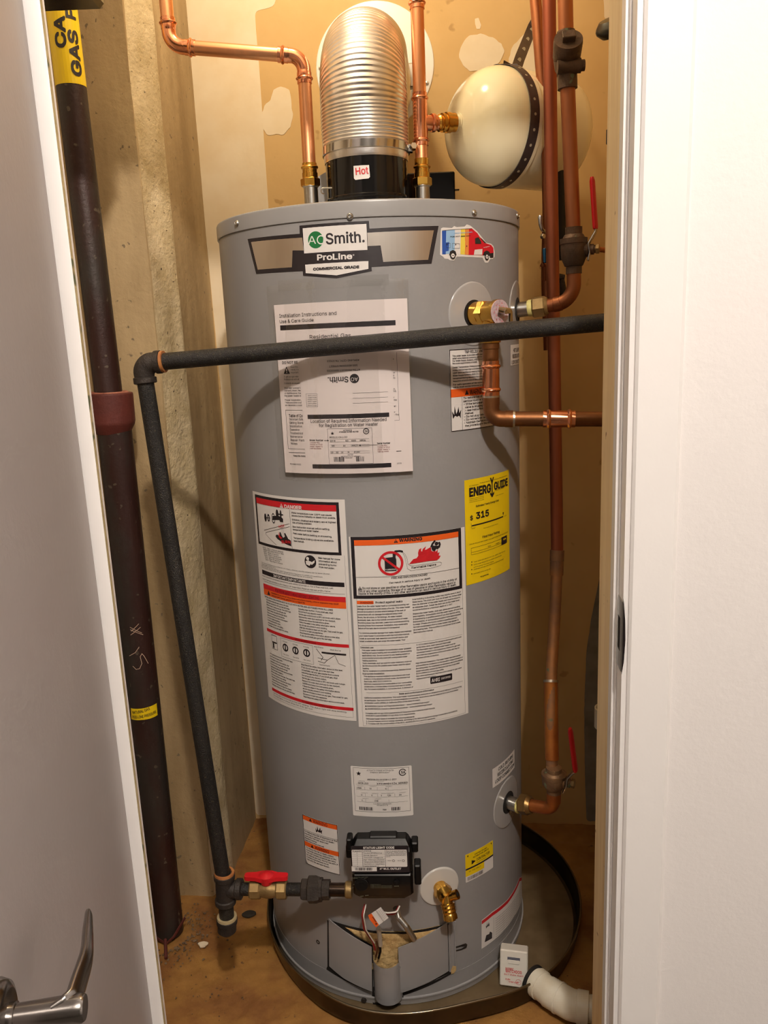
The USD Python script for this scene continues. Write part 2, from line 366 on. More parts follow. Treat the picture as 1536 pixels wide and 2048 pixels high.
# ================================================================ the setting
CONC = M('concrete', (184, 160, 120), .8, rgb2=(152, 128, 90), scale=4.5, stretch=(2.2, 2.2, .45), spots=(120, 104, 80), spot_scale=70, spot_size=.19, bump=.0016, bscale=60)
CONCR = M('rough_mortar', (212, 194, 158), .85, rgb2=(184, 164, 124), scale=18, spots=(84, 70, 54), spot_scale=150, spot_size=.2, bump=.003, bscale=110)
DRY = M('drywall_paper', (214, 180, 124), .75, rgb2=(206, 170, 112), scale=5, spots=(186, 150, 96), spot_scale=26, spot_size=.2, bump=.0004, bscale=60)
MUD = M('joint_compound', (234, 220, 194), .7, rgb2=(228, 210, 178), scale=12, bump=.0004, bscale=40)
FLOORM = M('floor_concrete', (164, 120, 58), .6, rgb2=(126, 82, 38), scale=9, spots=(104, 72, 42), spot_scale=60, spot_size=.2, bump=.002, bscale=60, rough2=.75)
WOOD = M('raw_wood', (244, 220, 174), .6, rgb2=(226, 196, 144), scale=14, stretch=(3, 3, .25), spots=(140, 98, 56), spot_scale=46, spot_size=.23, bump=.0006, bscale=60, bstretch=(4, 4, .3))
CEILM = M('ceiling_paint', (226, 224, 220), .7)
DEBRIS = M('dirt', (92, 72, 54), .9, rgb2=(130, 108, 82), scale=60, bump=.002, bscale=120)

# floor: one slab under closet and hall, slightly uneven
gu = np.unique(np.r_[np.linspace(-2.0, -.85, 8), np.linspace(-.85, .6, 150), np.linspace(.6, 2.2, 8)]); gv = np.unique(np.r_[np.linspace(.80, .88, 4), np.linspace(.88, 1.85, 110)])
rows = [[W(u, v, -.004 + .005 * (meshkit.fbm(np.array([[u * 9, v * 9, 0]]), 3)[0] - .5) + .004 * (meshkit.noise(np.array([[u * 60, v * 60, 1]]))[0] - .5) * (1 if v > .9 else 0)) for u in gu] for v in gv]
single('floor', strip_surface(rows), FLOORM, kind='structure')
single('floor_hall', wbox(-2.04, 2.24, -3.24, .80, -.03, 0), M('hall_carpet', (84, 78, 72), .95, rgb2=(72, 66, 60), scale=160), kind='structure', smooth=False)
wb = struct_root('wall_back')
part(wb, 'drywall_sheet', wbox(-.60, .62, 1.80, 1.83, -.02, 2.40), DRY, smooth=False)
def mud(pts, th, seed, name='joint_compound_patch', mat=None, rough=.006):
    P = Polygon([uv(at_v(x, y, 1.80))[::2] for x, y in pts]); rr = min(.010, P.area ** .5 / 8); P = P.buffer(rr).buffer(-2 * rr).buffer(rr).segmentize(.006); th = th * .5
    q = np.array(P.exterior.coords)[:-1]; c = q.mean(0); k = (meshkit.fbm(np.c_[q * 60, np.full(len(q), seed)], 3) - .5) * rough
    q = q + k[:, None] * (q - c) / np.linalg.norm(q - c, axis=1, keepdims=True)
    part(wb, name, prism(Polygon(q).buffer(0), W(0, 1.80, 0), E1, EZ, -E2, th), mat or MUD, smooth=40)
mud([(344, -60), (360, 0), (395, 300), (410, 450), (440, 760), (470, 1120), (512, 1630), (580, 1630), (560, 900), (541, 480), (536, 400), (530, 310), (524, 215), (518, 130), (512, 60), (510, 24), (548, 12), (554, -8), (560, -60)], .0012, 1, 'joint_tape_strip', rough=.003)
mud([(548, 178), (562, 170), (578, 180), (584, 205), (586, 228), (580, 255), (565, 270), (535, 270), (524, 255), (522, 232), (530, 212), (540, 200)], .0016, 2)
mud([(940, 70), (960, 68), (985, 74), (1004, 88), (1008, 104), (1000, 122), (985, 136), (940, 142), (926, 132), (916, 112), (922, 96), (930, 82)], .0016, 3)
mud([(1052, 66), (1075, 58), (1105, 60), (1125, 90), (1122, 130), (1100, 152), (1040, 150), (1020, 140), (1017, 118), (1028, 90)], .0016, 4)
mud([(950, 38), (957, 36), (962, 50), (960, 58), (953, 58), (950, 48)], .001, 5, rough=.002)
mud([(1200, -60), (1222, -60), (1222, 30), (1212, 40), (1206, 110), (1212, 170), (1208, 10)], .0012, 6, rough=.002)
GRAYC = M('grey_skim', (150, 146, 134), .8, rgb2=(120, 116, 104), scale=12)
mud([(1206, 1120), (1194, 1180), (1182, 1240), (1173, 1300), (1168, 1420), (1170, 1560), (1173, 1642), (1240, 1642), (1240, 1120)], .0012, 7, 'grey_skim_patch', GRAYC, .004)
# left: a concrete pier with a mortared corner
path = [(-.98, 1.505), (-.578, 1.505), (-.5765, 1.512), (-.556, 1.578), (-.555, 1.590), (-.555, 1.84)]
fine = []
for (a, b) in zip(path[:-1], path[1:]):
    k = max(2, int(np.hypot(b[0] - a[0], b[1] - a[1]) / .012)); fine += [(a[0] + (b[0] - a[0]) * i / k, a[1] + (b[1] - a[1]) * i / k) for i in range(k)]
fine.append(path[-1]); fine = np.array(fine); zs = np.arange(-.02, 2.44, .02)
nrm = np.gradient(fine, axis=0); nrm = np.c_[nrm[:, 1], -nrm[:, 0]]; nrm /= np.linalg.norm(nrm, axis=1, keepdims=True)
G = np.stack([np.repeat(fine[None], len(zs), 0)[..., 0], np.repeat(fine[None], len(zs), 0)[..., 1], np.repeat(zs[:, None], len(fine), 1)], -1)
isr = (fine[:, 1] > 1.506) & (fine[:, 1] < 1.586); amp = np.where(isr, .006, .0022); amp = np.where(fine[:, 1] > 1.79, 0, amp)
dsp = (meshkit.fbm(G * [34, 34, 9], 4, 5) - .5) * amp * 2
G[..., 0] += dsp * nrm[:, 0]; G[..., 1] += dsp * nrm[:, 1]
P3 = G[..., :1] * E1 + G[..., 1:2] * E2 + G[..., 2:] * EZ
wl = struct_root('wall_left')
i0, i1 = np.argmax(isr), len(isr) - np.argmax(isr[::-1])
part(wl, 'concrete_front_face', strip_surface(P3[:, :i0 + 1]), CONC)
part(wl, 'mortar_corner', strip_surface(P3[:, i0:i1 + 1]), CONCR)
part(wl, 'concrete_side_face', strip_surface(P3[:, i1:]), CONC)
single('wall_right', wbox(.56, .60, 1.06, 1.82, -.02, 2.40), DRY, kind='structure', smooth=False)
# front wall around the opening, with the hall in front of it
def u_at(x, y, v): d = _ray(x, y); t = v / (d @ E2); return float(t * (d @ E1))
def v_at(x, y, u): d = _ray(x, y); t = u / (d @ E1); return float(t * (d @ E2))
Y0 = 1100
uA = u_at(1262, Y0, .877); uA2 = u_at(1260.6, Y0, .884); uB = u_at(1249, Y0, .884); vC = v_at(1240.2, Y0, uB); uD = u_at(1237, Y0, vC); vE = v_at(1234, Y0, uD); uF = u_at(1228.6, Y0, vE)
vG = v_at(1220.5, Y0, uF); uS = uF + .001; vS = v_at(1200, Y0, uS)
uO = u_at(1354, Y0, .877)
tr = struct_root('trim_1')
def post(name, poly, z0, z1, mat): part(tr, name, prism(Polygon(poly), np.array([0, 0, z0]), E1, E2, EZ, z1 - z0), mat, smooth=False)
ZT = 1.81
post('casing', [(uA, .890), (uA, .880), (uA + .003, .877), (uO - .004, .877), (uO, .881), (uO, .890)], -.01, ZT + .05, TRIMP)
post('jamb', [(uB, .884), (uA2, .884), (uA2 + .02, .886), (uA2 + .02, vG), (uF + .001, vG), (uF + .001, vE + .004), (uD, vE + .004), (uD, vC + .002), (uB, vC + .002)], -.01, ZT, TRIMP)
zst = at_v(1246, 1222, .92)[2]
post('door_stop', [(uD, vC), (uB + .0005, vC), (uB + .0005, vC + .004), (uD, vC + .004)], zst, ZT, TRIMP)
post('door_stop', [(uF, vE), (uD + .0005, vE), (uD + .0005, vE + .006), (uF, vE + .006)], -.01, ZT, TRIMP)
post('stud', [(uS, vG + .0005), (uS + .038, vG + .0005), (uS + .038, vS), (uS, vS)], -.01, 2.40, WOOD)
zl = at_v(1246, 1260, .905)[2]; vm = (.884 + vC) / 2
SHADOWIRON = M('strike_iron', (44, 36, 36), .5, .6)
part(tr, 'strike_plate', prism(Polygon([(-.014, -.042), (.010, -.042), (.014, -.03), (.014, .03), (.010, .042), (-.014, .042)]).difference(Polygon([(-.007, -.02), (.007, -.02), (.007, .02), (-.007, .02)])), W(uB, vm, zl), E2, EZ, -E1, .0016), STEEL, smooth=False)
part(tr, 'latch_hole', obox(W(uB + .0002, vm, zl), E2, EZ, .007, .02, .0004), SHADOWIRON, smooth=False)
part(tr, 'chipped_edge', prism(Polygon([(0, -.046), (.0022, -.03), (.0034, -.004), (.0026, .02), (.0008, .040), (0, .046)]), W(uB - .0002, .8835, zl), E1, EZ, -E2, .0008), SHADOWIRON, smooth=False)
HALLP = M('hall_paint', (110, 104, 98), .7)
single('wall_front', wbox(uO - .002, 2.24, .886, .99, -.02, 2.56), WALLP, kind='structure', smooth=False)
single('wall_header', wbox(-.452, uO - .002, .886, 1.07, ZT, 2.56), WALLP, kind='structure', smooth=False)
# left jamb: a painted bull-nosed strip seen past the door, raw wallboard behind it
uJ = -.447; vJ0 = .905; vJ1 = v_at(133, 500, uJ + .004)
tl = struct_root('trim_2')
bull = [(uJ + .011 * math.sin(a) - .002, (vJ0 + vJ1) / 2 - (vJ1 - vJ0) / 2 * math.cos(a)) for a in np.linspace(0, math.pi, 14)]
part(tl, 'jamb', prism(Polygon([(uJ - .03, vJ0)] + bull + [(uJ - .03, vJ1)]), np.array([0, 0, -.01]), E1, E2, EZ, ZT + .01), TRIMP, smooth=50)
RAWEDGE = M('raw_edge', (206, 190, 148), .85, rgb2=(176, 158, 112), scale=30, spots=(96, 104, 76), spot_scale=24, spot_size=.12, bump=.002, bscale=90)
part(tl, 'raw_board_edge', prism(Polygon([(uJ - .03, vJ1), (uJ - .002, vJ1), (uJ - .006, vJ1 + .035), (uJ - .03, vJ1 + .035)]), np.array([0, 0, -.01]), E1, E2, EZ, 2.4), RAWEDGE, smooth=False)
single('wall_front', wbox(-2.04, -.478, .886, 1.0, -.02, 2.56), WALLP, kind='structure', smooth=False)
single('wall_hall_left', wbox(-2.04, -2.0, -3.2, .886, -.02, 2.56), HALLP, kind='structure', smooth=False)
single('wall_hall_right', wbox(2.2, 2.24, -3.2, .886, -.02, 2.56), WALLP, kind='structure', smooth=False)
single('wall_hall_rear', wbox(-2.04, 2.24, -3.24, -3.2, -.02, 2.56), HALLP, kind='structure', smooth=False)
single('ceiling', wbox(-2.04, 2.24, -3.24, .99, 2.56, 2.60), CEILM, kind='structure', smooth=False)
single('ceiling_closet', wbox(-.98, .60, 1.0, 1.86, 2.40, 2.44), CEILM, kind='structure', smooth=False)
single('wall_closet_left', wbox(-1.0, -.96, 1.0, 1.52, -.02, 2.44), WALLP, kind='structure', smooth=False)

# the open door at the left, with its lever
da = math.radians(8.0); DD = np.array([math.sin(da), -math.cos(da), 0]); DN = np.array([math.cos(da), math.sin(da), 0]); HG = np.array([-.356, .942, 0])
dr = struct_root('door_1', HG)
sv, sf = obox(HG + DD * .29 - DN * .0185 + EZ * .97, DD, DN, .29, .0185, .96, .0015); sv = sv - DD * ((1.2 - sv[:, 2:]) * .009)
part(dr, 'slab', (sv, sf), DOORP, smooth=False)
d_ = _ray(-12, 2042); kk = ((HG - EYEP) @ DN) / (d_ @ DN); LV = EYEP + d_ * kk
LEVERM = M('satin_nickel', (150, 146, 142), .2, 1, rgb2=(140, 134, 130), scale=30)
part(dr, 'lever_rose', lathe(LV, DN, [(0, -.001), (.026, -.001), (.0275, .002), (.025, .008), (.019, .0105), (0, .0105)]), LEVERM, 50)
part(dr, 'lever_neck', sweep([LV + DN * .009, LV + DN * .062], [(0, .0105), (.006, .0105), (.0065, .0092), (.046, .0098), (.051, .0098), (.053, .0085)], 28), LEVERM, 40)
c0 = LV + DN * .052
lev = rounded([c0 + DN * -.012 + DD * .004, c0 + DN * .000 - DD * .002, c0 + DN * .001 - DD * .05, c0 - DN * .008 - DD * .102], [.010, .10], 14)
part(dr, 'lever_handle', sweep(lev, [(0, .009), (.010, .0125), (.03, .0125), (-.03, .0105), (-.006, .0075), (-.002, .0055), (-.0004, .002)], 24, flat=.42, up=DN), LEVERM, 60)

# ================================================================ gas: riser, branch, valve
RB = at_y(336, 1851, 1.45); rt0, rt1 = at_y(126, 40, 1.45), at_y(216, 778, 1.45); rt2, rt3 = at_y(222.5, 800, 1.45), at_z(338, 1862, .0)
rt3 = np.array([rt3[0], min(rt3[1], 1.45), 0.0]); top = rt0 + (rt0 - rt1) * .5
riser = thing('gas_riser', (rt3[0], rt3[1], 0), 'tall rusty black iron gas riser with yellow tape at its top', 'pipe')
ax1 = unit(rt0 - rt1)
part(riser, 'upper_pipe', cyl(rt1 - ax1 * .02, top, .0241, 40), RISER)
ax2 = unit(rt2 - rt3)
part(riser, 'lower_pipe', cyl(rt3 + ax2 * .002, rt2, .0302, 40), RISER)
cT, cB = at_y(219, 786, 1.45), at_y(226, 862, 1.45); ca = unit(cT - cB); cl = np.linalg.norm(cT - cB)
part(riser, 'reducing_coupling', lathe(cB, ca, [(.030, -.004), (.0325, 0), (.039, .012), (.0405, .018), (.0405, cl - .003), (.0395, cl), (.034, cl + .001), (.0335, cl - .008), (.024, cl - .008)], 44), RUSTFIT, 30, label='red-brown reducing coupling')
part(riser, 'sealant_ring', sweep(np.array([cT - ca * .002 + .0285 * (math.cos(a) * perp(ca)[0] + math.sin(a) * perp(ca)[1]) for a in np.linspace(0, 2 * math.pi, 40)]), [(0, .0045), (.05, .006), (.1, .004), (.14, .0055), (.17, .0045)], 10), M('pink_sealant', (168, 110, 88), .7, rgb2=(130, 74, 58), scale=60), 60)
# tape with lettering, wrapped round the upper pipe
def on_pipe(a, b, r):
    a, b = np.asarray(a, float), np.asarray(b, float); z = unit(b - a); toeye = unit(EYEP - a); x = unit(toeye - z * (toeye @ z)); y = np.cross(z, x)   # x faces the room
    def to_s(px, py):
        d = unit(_ray(px, py)); w = EYEP - a; dp, wp = d - z * (d @ z), w - z * (w @ z); A, B, C = dp @ dp, 2 * dp @ wp, wp @ wp - r * r
        t = (-B - math.sqrt(max(B * B - 4 * A * C, 0))) / (2 * A); P = w + d * t; return math.atan2(P @ y, P @ x) * r * 1000, P @ z * 1000
    def to3(v, o): th = v[:, 0] / 1000 / r; rr = (r + o)[:, None]; return a + np.outer(v[:, 1] / 1000, z) + rr * (np.outer(np.cos(th), x) + np.outer(np.sin(th), y))
    return Print(to_s, to3, (0, 0, 1), 5.0)
tp = on_pipe(rt1, top, .0241)
t0, t1 = tp.p(140, 166)[1], tp.p(120, -20)[1]
tp.text(INK, tp.p(132, 97), tp.p(128, 33), 'CA', 15.5, True, px=False, heavy=.7)
tp.text(INK, tp.p(163.2, 156), tp.p(152.5, 62), 'GAS', 15.5, True, px=False, heavy=.7)
tp.text(INK, tp.p(150.5, 42), tp.p(148.5, 22), 'F', 15.5, True, px=False, heavy=.7)
tp.build(riser, 'yellow_tape', sbox(-72, t0, 72, t1), YELLOW)
lp = on_pipe(rt3, rt2, .0302); lp.strip = 5
a_, b_ = lp.p(264, 1439), lp.p(314, 1407)
lp.text(INK, (266, 1427), (300, 1419), 'NATURAL GAS', 5, True)
lp.text(INK, (266, 1436), (312, 1425), 'PSIG LINE PRESSURE', 5, True)
lp.build(riser, 'natural_gas_label', Polygon([lp.p(262, 1416), lp.p(313, 1406), lp.p(315, 1430), lp.p(300, 1437), lp.p(280, 1440), lp.p(263, 1438)]), YELLOW, label='small yellow label')
ch = on_pipe(rt3, rt2, .0302); CHALK = M('chalk', (186, 160, 138), .9); ch.crop = (0, 1100, 2.954)
for q in ([(770, 470), (845, 500)], [(768, 455), (838, 490)], [(830, 455), (772, 502)], [(820, 435), (775, 480)], [(822, 572), (800, 605), (765, 625)], [(785, 685), (805, 705), (825, 700), (838, 670), (828, 630), (838, 612), (850, 625), (875, 670)]):
    ch.line(CHALK, q, 1.1, 0)
ch.build(riser, 'chalk_mark', None, None)
part(riser, 'floor_clamp', sweep(rounded([W(*uv(rt3)[:2], 0) + np.array([-.032, -.02, .022]), rt3 + np.array([-.012, -.036, .012]), rt3 + np.array([.004, -.040, .004])], .01), .004, 10, flat=.3), RUSTFIT, 60)
part(riser, 'floor_clamp', sweep(rounded([rt3 + np.array([.038, -.004, .034]), rt3 + np.array([.02, -.034, .014]), rt3 + np.array([.006, -.040, .004])], .01), .004, 10, flat=.3), RUSTFIT, 60)
part(riser, 'anchor_rod', cyl(rt3 + np.array([.004, -.040, .014]), rt3 + np.array([.014, -.078, .002]), .0034, 12), RUSTFIT)

PR = .0126
gl, gr = at_v(285, 727, 1.183), at_v(1240, 642, 1.183); ge = gr + unit(gr - gl) * .16
gax = unit(ge - gl)
tee = at_y(450, 1778, 1.20); drop = np.array([gl[0], gl[1], gl[2]]); 
gp = thing('gas_pipe', (tee[0], tee[1], 0), 'long black gas pipe crossing in front of the grey tank and dropping at its left', 'pipe')
dax = unit(tee - gl)
def band_fit(path, r, ends, bw=.010):
    """A malleable fitting: body a little wider than the pipe, with a band at each open end."""
    L = np.sum(np.linalg.norm(np.diff(path, axis=0), axis=1)); k = [(0, r + .0008)] if not ends[0] else [(0, r + .003), (.0012, r + .0046), (bw - .0012, r + .0046), (bw, r + .0022)]
    k += [(L * .35, r + .0032), (L * .65, r + .0032)]
    k += [(-bw, r + .0022), (-bw + .0012, r + .0046), (-.0012, r + .0046), (-.00001, r + .003)] if ends[1] else [(-.00001, r + .0008)]
    return k
pp = rounded([gl + gax * .030, gl, gl + dax * .030], .0165, 12)
part(gp, 'elbow', sweep(pp, band_fit(pp, PR, (1, 1)), 32), IRONFIT, 40)
part(gp, 'sealant_ring', cyl(gl + gax * .0302, gl + gax * .0345, PR + .0036, 28), RUSTEDGE)
part(gp, 'horizontal_pipe', cyl(gl + gax * .02, ge, PR, 32), BLACKPIPE)
part(gp, 'drop_pipe', cyl(gl + dax * .02, tee - dax * .015, PR, 32), BLACKPIPE)
cap_b = at_y(454, 1864, 1.20)
tax = unit(cap_b - tee)
vin = at_y(692, 1762, 1.185); runx = unit(np.array([vin[0] - tee[0], vin[1] - tee[1], 0])); 
tt = tee - tax * .030; tb = tee + tax * .028
part(gp, 'tee', join(sweep([tt, tb], [(0, PR + .003), (.0012, PR + .0052), (.009, PR + .0052), (.0105, PR + .003), (-.0105, PR + .003), (-.009, PR + .0052), (-.0012, PR + .0052), (-.0001, PR + .003)], 32), sweep([tee, tee + runx * .030], [(0, PR + .002), (.019, PR + .002), (.0205, PR + .0048), (.0288, PR + .0048), (.03, PR + .003)], 32)), IRONFIT, 40)
part(gp, 'sealant_ring', lathe(tt - tax * .003, tax, [(PR, 0), (PR + .004, 0), (PR + .0045, .003), (PR, .003)], 28), RUSTEDGE)
cb = at_y(454, 1838, 1.20)
part(gp, 'nipple', cyl(tb - tax * .004, cb, PR, 28), BLACKPIPE)
part(gp, 'drip_cap', sweep([cb - tax * .003, cap_b + tax * .002], [(0, PR + .003), (.002, PR + .0052), (.010, PR + .0052), (.012, PR + .0034), (-.006, PR + .0034), (-.0001, PR - .002)], 32), IRONFIT, 40)
part(gp, 'sealant_ring', lathe(cb - tax * .006, tax, [(PR, 0), (PR + .0042, 0), (PR + .0046, .004), (PR, .004)], 28), PASTE)
def run_at(x): # the point of the branch that shows at column x
    k = 0.0
    for _ in range(40):
        P = tee + runx * k; q = P - EYEP; k += (x - (768 + F_PX * (q @ CR) / (q @ CF))) / 1150
    return tee + runx * k
part(gp, 'nipple', cyl(tee + runx * .022, run_at(508), .0108, 28), BLACKPIPE)
part(gp, 'nipple', cyl(run_at(568), run_at(610), .0108, 28), BLACKPIPE)
part(gp, 'union', join(hexnut(run_at(603), runx, .0185, .014, 6, .3), sweep([run_at(616), run_at(640)], [(0, .020), (.002, .0232), (.014, .0232), (-.001, .021)], 6, turn=.2), sweep([run_at(638), run_at(660)], [(0, .0195), (.006, .0195), (.0065, .0165), (-.001, .0165)], 8)), IRONFIT, 25)
part(gp, 'nipple', cyl(run_at(656), run_at(697), .0112, 28), M('shiny_dark_iron', (74, 58, 46), .22, .8, rgb2=(50, 40, 34), scale=40))
gv = thing('gas_shutoff_valve', run_at(536), 'yellow brass gas shutoff valve with small red handle beside the black tee', 'valve')
v0, v1 = run_at(500), run_at(574); vl = np.linalg.norm(v1 - v0)
part(gv, 'valve_body', join(hexnut(v0, runx, .0165, vl * .30, 8, .39), sweep([v0 + runx * vl * .28, v0 + runx * vl * .74], [(0, .0125), (.012, .0145), (.02, .0145), (-.001, .0118)], 24), hexnut(v0 + runx * vl * .72, runx, .0165, vl * .28, 8, .39)), BRASSY, 30)
vs = v0 + runx * vl * .47; part(gv, 'stem', cyl(vs, vs + EZ * .022, .006, 16), BRASSY)
hv = []
ho = vs + EZ * .021
Pm = Polygon([(-.037, -.004), (-.034, -.0065), (-.018, -.0075), (-.008, -.0115), (.008, -.0115), (.018, -.0075), (.034, -.0065), (.037, -.004), (.037, .004), (.034, .0065), (.018, .0075), (.008, .0115), (-.008, .0115), (-.018, .0075), (-.034, .0065), (-.037, .004)])
part(gv, 'handle', join(prism(Pm, ho, runx, np.cross(EZ, runx), EZ, .007), sweep([ho - EZ * .008, ho + EZ * .011], [(0, .010), (.010, .0125), (.015, .0125), (.019, .006)], 20)), RED, 50, label='red wing handle')

# grey metal box at the top left, over the riser
bxc = (at_y(-20, 20, 1.20) + at_y(206, 8, 1.20)) / 2
BOXM = M('grey_box_metal', (120, 120, 108), .2, .9, rgb2=(80, 80, 74), scale=10)
p0, p1 = at_y(46, 34, 1.20), at_y(211, 15, 1.20); bx = unit((p1 - p0) * [1, 1, 0]); bz0 = (p0[2] + p1[2]) / 2
single('metal_box', obox((p0 + p1) / 2 * [1, 1, 0] + bx * -.03 + EZ * (bz0 + .06) - np.cross(EZ, bx) * .05, bx, np.cross(EZ, bx), np.linalg.norm(p1 - p0) / 2 + .03, .05, .06, .006), BOXM, 'dark grey metal box at the upper left over the gas riser', 'box')
# ================================================================ the water heater
C3 = lambda z: np.array([TC[0], TC[1], z])
ZSEAM, ZTOP = 1.3694, 1.3927
wh = thing('water_heater', (TC[0], TC[1], 0), 'tall grey cylindrical gas water heater covered in labels, standing in the drain pan', 'water heater')
part(wh, 'tank_body', lathe(C3(0), EZ, [(0, .050), (RT, .050), (RT, ZSEAM - .004), (RT - .0008, ZSEAM), (0, ZSEAM)], 160), GREY, 40)
part(wh, 'top_cap', lathe(C3(0), EZ, [(RT - .004, ZSEAM - .0015), (RT + .0018, ZSEAM - .0015), (RT + .0024, ZSEAM), (RT + .0022, ZTOP - .004), (RT + .001, ZTOP - .0012), (RT - .002, ZTOP), (0, ZTOP + .001)], 160), GREYCAP, 40)
zb = tank_tz(708, 1988)[1]
part(wh, 'base_ring', lathe(C3(0), EZ, [(RT - .006, .006), (RT + .001, .006), (RT + .0014, zb - .002), (RT + .0032, zb), (RT + .0030, zb + .0024), (RT + .0004, zb + .0036), (RT + .0004, .052), (0, .052)], 160), GREY, 40)
for x, y in ((474, 447), (700, 432.5), (948, 426), (1034.5, 431.5)):
    th, z = tank_tz(x, y, RT + .0024); o = tank_p(th, z, RT + .0022)
    part(wh, 'screw', lathe(o, radial(th), [(.0052, -.001), (.0050, .001), (.0036, .003), (.0022, .0036), (.0018, .0022), (0, .0022)], 16), STEEL, 40)
th, z = tank_tz(728, 2001, RT + .002); part(wh, 'base_screw', hexnut(tank_p(th, max(z, .012), RT), radial(th), .0052, .005), IRONFIT, 30)
th, z = tank_tz(636, 1884); part(wh, 'slot_dimple', lathe(tank_p(th, z, RT - .001), radial(th), [(.0045, 0), (.0042, .0014), (.0028, .0018), (.002, .0008), (0, .0008)], 18), IRONFIT, 40)
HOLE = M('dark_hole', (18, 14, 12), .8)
FOAM = M('tan_foam', (206, 176, 122), .9, rgb2=(180, 146, 92), scale=60, bump=.002, bscale=200)
def flange(x, y, r, mat, name, thick=.0022, ov=None, lip=True):
    th, z = (tank_tz(x, y) if ov is None else ov); rows = []
    for rr, h in ((0, thick), (r * .55, thick), (r - .003, thick), (r - .001, thick * .8), (r, .0001)):
        row = []
        for a in np.linspace(0, 2 * math.pi, 49): row.append(tank_p(th + rr * math.cos(a) / RT, z + rr * math.sin(a), RT + h))
        rows.append(row)
    return part(wh, name, strip_surface(rows), mat, 60), th, z
FLG = M('clear_flange', (168, 167, 166), .18, coat=.5)
FLW = M('white_flange', (206, 203, 197), .4)
_, thT, zT = flange(947, 628, .049, FLG, 'relief_valve_flange', .0016)
part(wh, 'relief_hole', lathe(tank_p(thT, zT, RT + .0014), radial(thT), [(.0215, 0), (.0215, .0008), (0, .0008)], 36), HOLE)
thU, zU = 1.235, 1.231; flange(0, 0, .049, FLG, 'recirculation_flange', .0016, (thU, zU))
part(wh, 'recirculation_hole', lathe(tank_p(thU, zU, RT + .0014), radial(thU), [(.021, 0), (.021, .0008), (0, .0008)], 36), HOLE)
thL, zL = tank_tz(1015, 1604); flange(0, 0, .049, FLG, 'recirculation_flange', .0016, (thL, zL))
part(wh, 'recirculation_hole', lathe(tank_p(thL, zL, RT + .0014), radial(thL), [(.021, 0), (.021, .0008), (0, .0008)], 36), HOLE)
thD, zD = tank_tz(879, 1772); flange(0, 0, .0375, FLW, 'drain_flange', .003, (thD, zD))
# hot and cold nipples on the top
for i, (x, y0, y1) in enumerate(((623, 403, 371), (845.5, 398, 370))):
    a = at_y(x, y0, 1.475); a[2] = ZTOP - .004; b = at_y(x, y1, 1.475); b[0], b[1] = a[0], a[1]
    part(wh, 'nipple', join(cyl(a, b, .0122, 28), lathe(b - EZ * .004, EZ, [(.0122, 0), (.0138, .001), (.0138, .004), (.0105, .005), (0, .005)], 24)), STEEL, 40, label='galvanised steel nipple')
    if i == 0: nipL = b
    else: nipR = b
# black draft hood: a collar under the duct and a black housing behind it
dx = at_y(733, 330, 1.475); DXY = dx * [1, 1, 0]
rD = .0705
part(wh, 'draft_hood_collar', lathe(DXY, EZ, [(rD + .006, ZTOP - .002), (rD + .002, ZTOP + .002), (rD, ZTOP + .006), (rD, ZTOP + .031), (rD + .0022, ZTOP + .033), (rD + .0022, ZTOP + .036), (rD, ZTOP + .038), (rD, 1.50), (rD - .004, 1.50), (rD - .004, 1.40)], 72), BLACKG, 30)
q0, q1 = at_y(846, 346, 1.60), at_y(909, 352, 1.60)
part(wh, 'draft_hood_box', obox(np.array([(q0[0] + q1[0]) / 2 - .02, 1.62, (ZTOP + q0[2]) / 2]), (1, 0, 0), (0, 1, 0), (q1[0] - q0[0]) / 2 + .02, .025, (q0[2] - ZTOP) / 2, .002), BLACKG, False)
q2 = at_y(916, 380, 1.60); part(wh, 'hood_tab', obox(np.array([q2[0] - .010, 1.60, q2[2]]), (1, 0, 0), (0, 1, 0), .012, .004, .001), BLACKG, False)
q3 = at_y(640, 378, 1.53); part(wh, 'hood_bracket', prism([(-.012, -.024), (.016, -.024), (.016, .030), (-.004, .020)], q3, np.array([1., 0, 0]), EZ, np.array([0, 1., 0]), .002), GREYCAP, False)
part(wh, 'hood_tab', sweep(rounded([at_y(664, 376, 1.475 - .07), at_y(643, 376, 1.475 - .075), at_y(641, 386, 1.475 - .075), at_y(648, 388, 1.475 - .07)], .004), .0012, 6), STEEL)
thh = on_pipe(np.r_[DXY[:2], 1.38], np.r_[DXY[:2], 1.50], rD)
thh.text(INKRED, (711, 350), (737, 347), 'Hot', 13.5, True)
thh.build(wh, 'hot_tag', Polygon([thh.p(707, 332), thh.p(738, 330), thh.p(740, 354), thh.p(737, 357), thh.p(711, 360), thh.p(708, 357)]).buffer(1).buffer(-1), PAPER)

def tri(pr, ink, x, y, w, layer=1, hole=None):
    c = pr.p(x, y); k = pr.mm(x, y, w); pr.add(ink, Polygon([c + (-k * .6, -k * .5), c + (k * .6, -k * .5), c + (0, k * .6)]), layer)
    if hole is not None: pr.add(hole, Polygon([c + (-k * .08, -k * .12), c + (k * .08, -k * .12), c + (k * .13, k * .28), c + (-k * .13, k * .28)]), layer + 1); pr.add(hole, shapely.Point(*(c + (0, -k * .3))).buffer(k * .09), layer + 1)

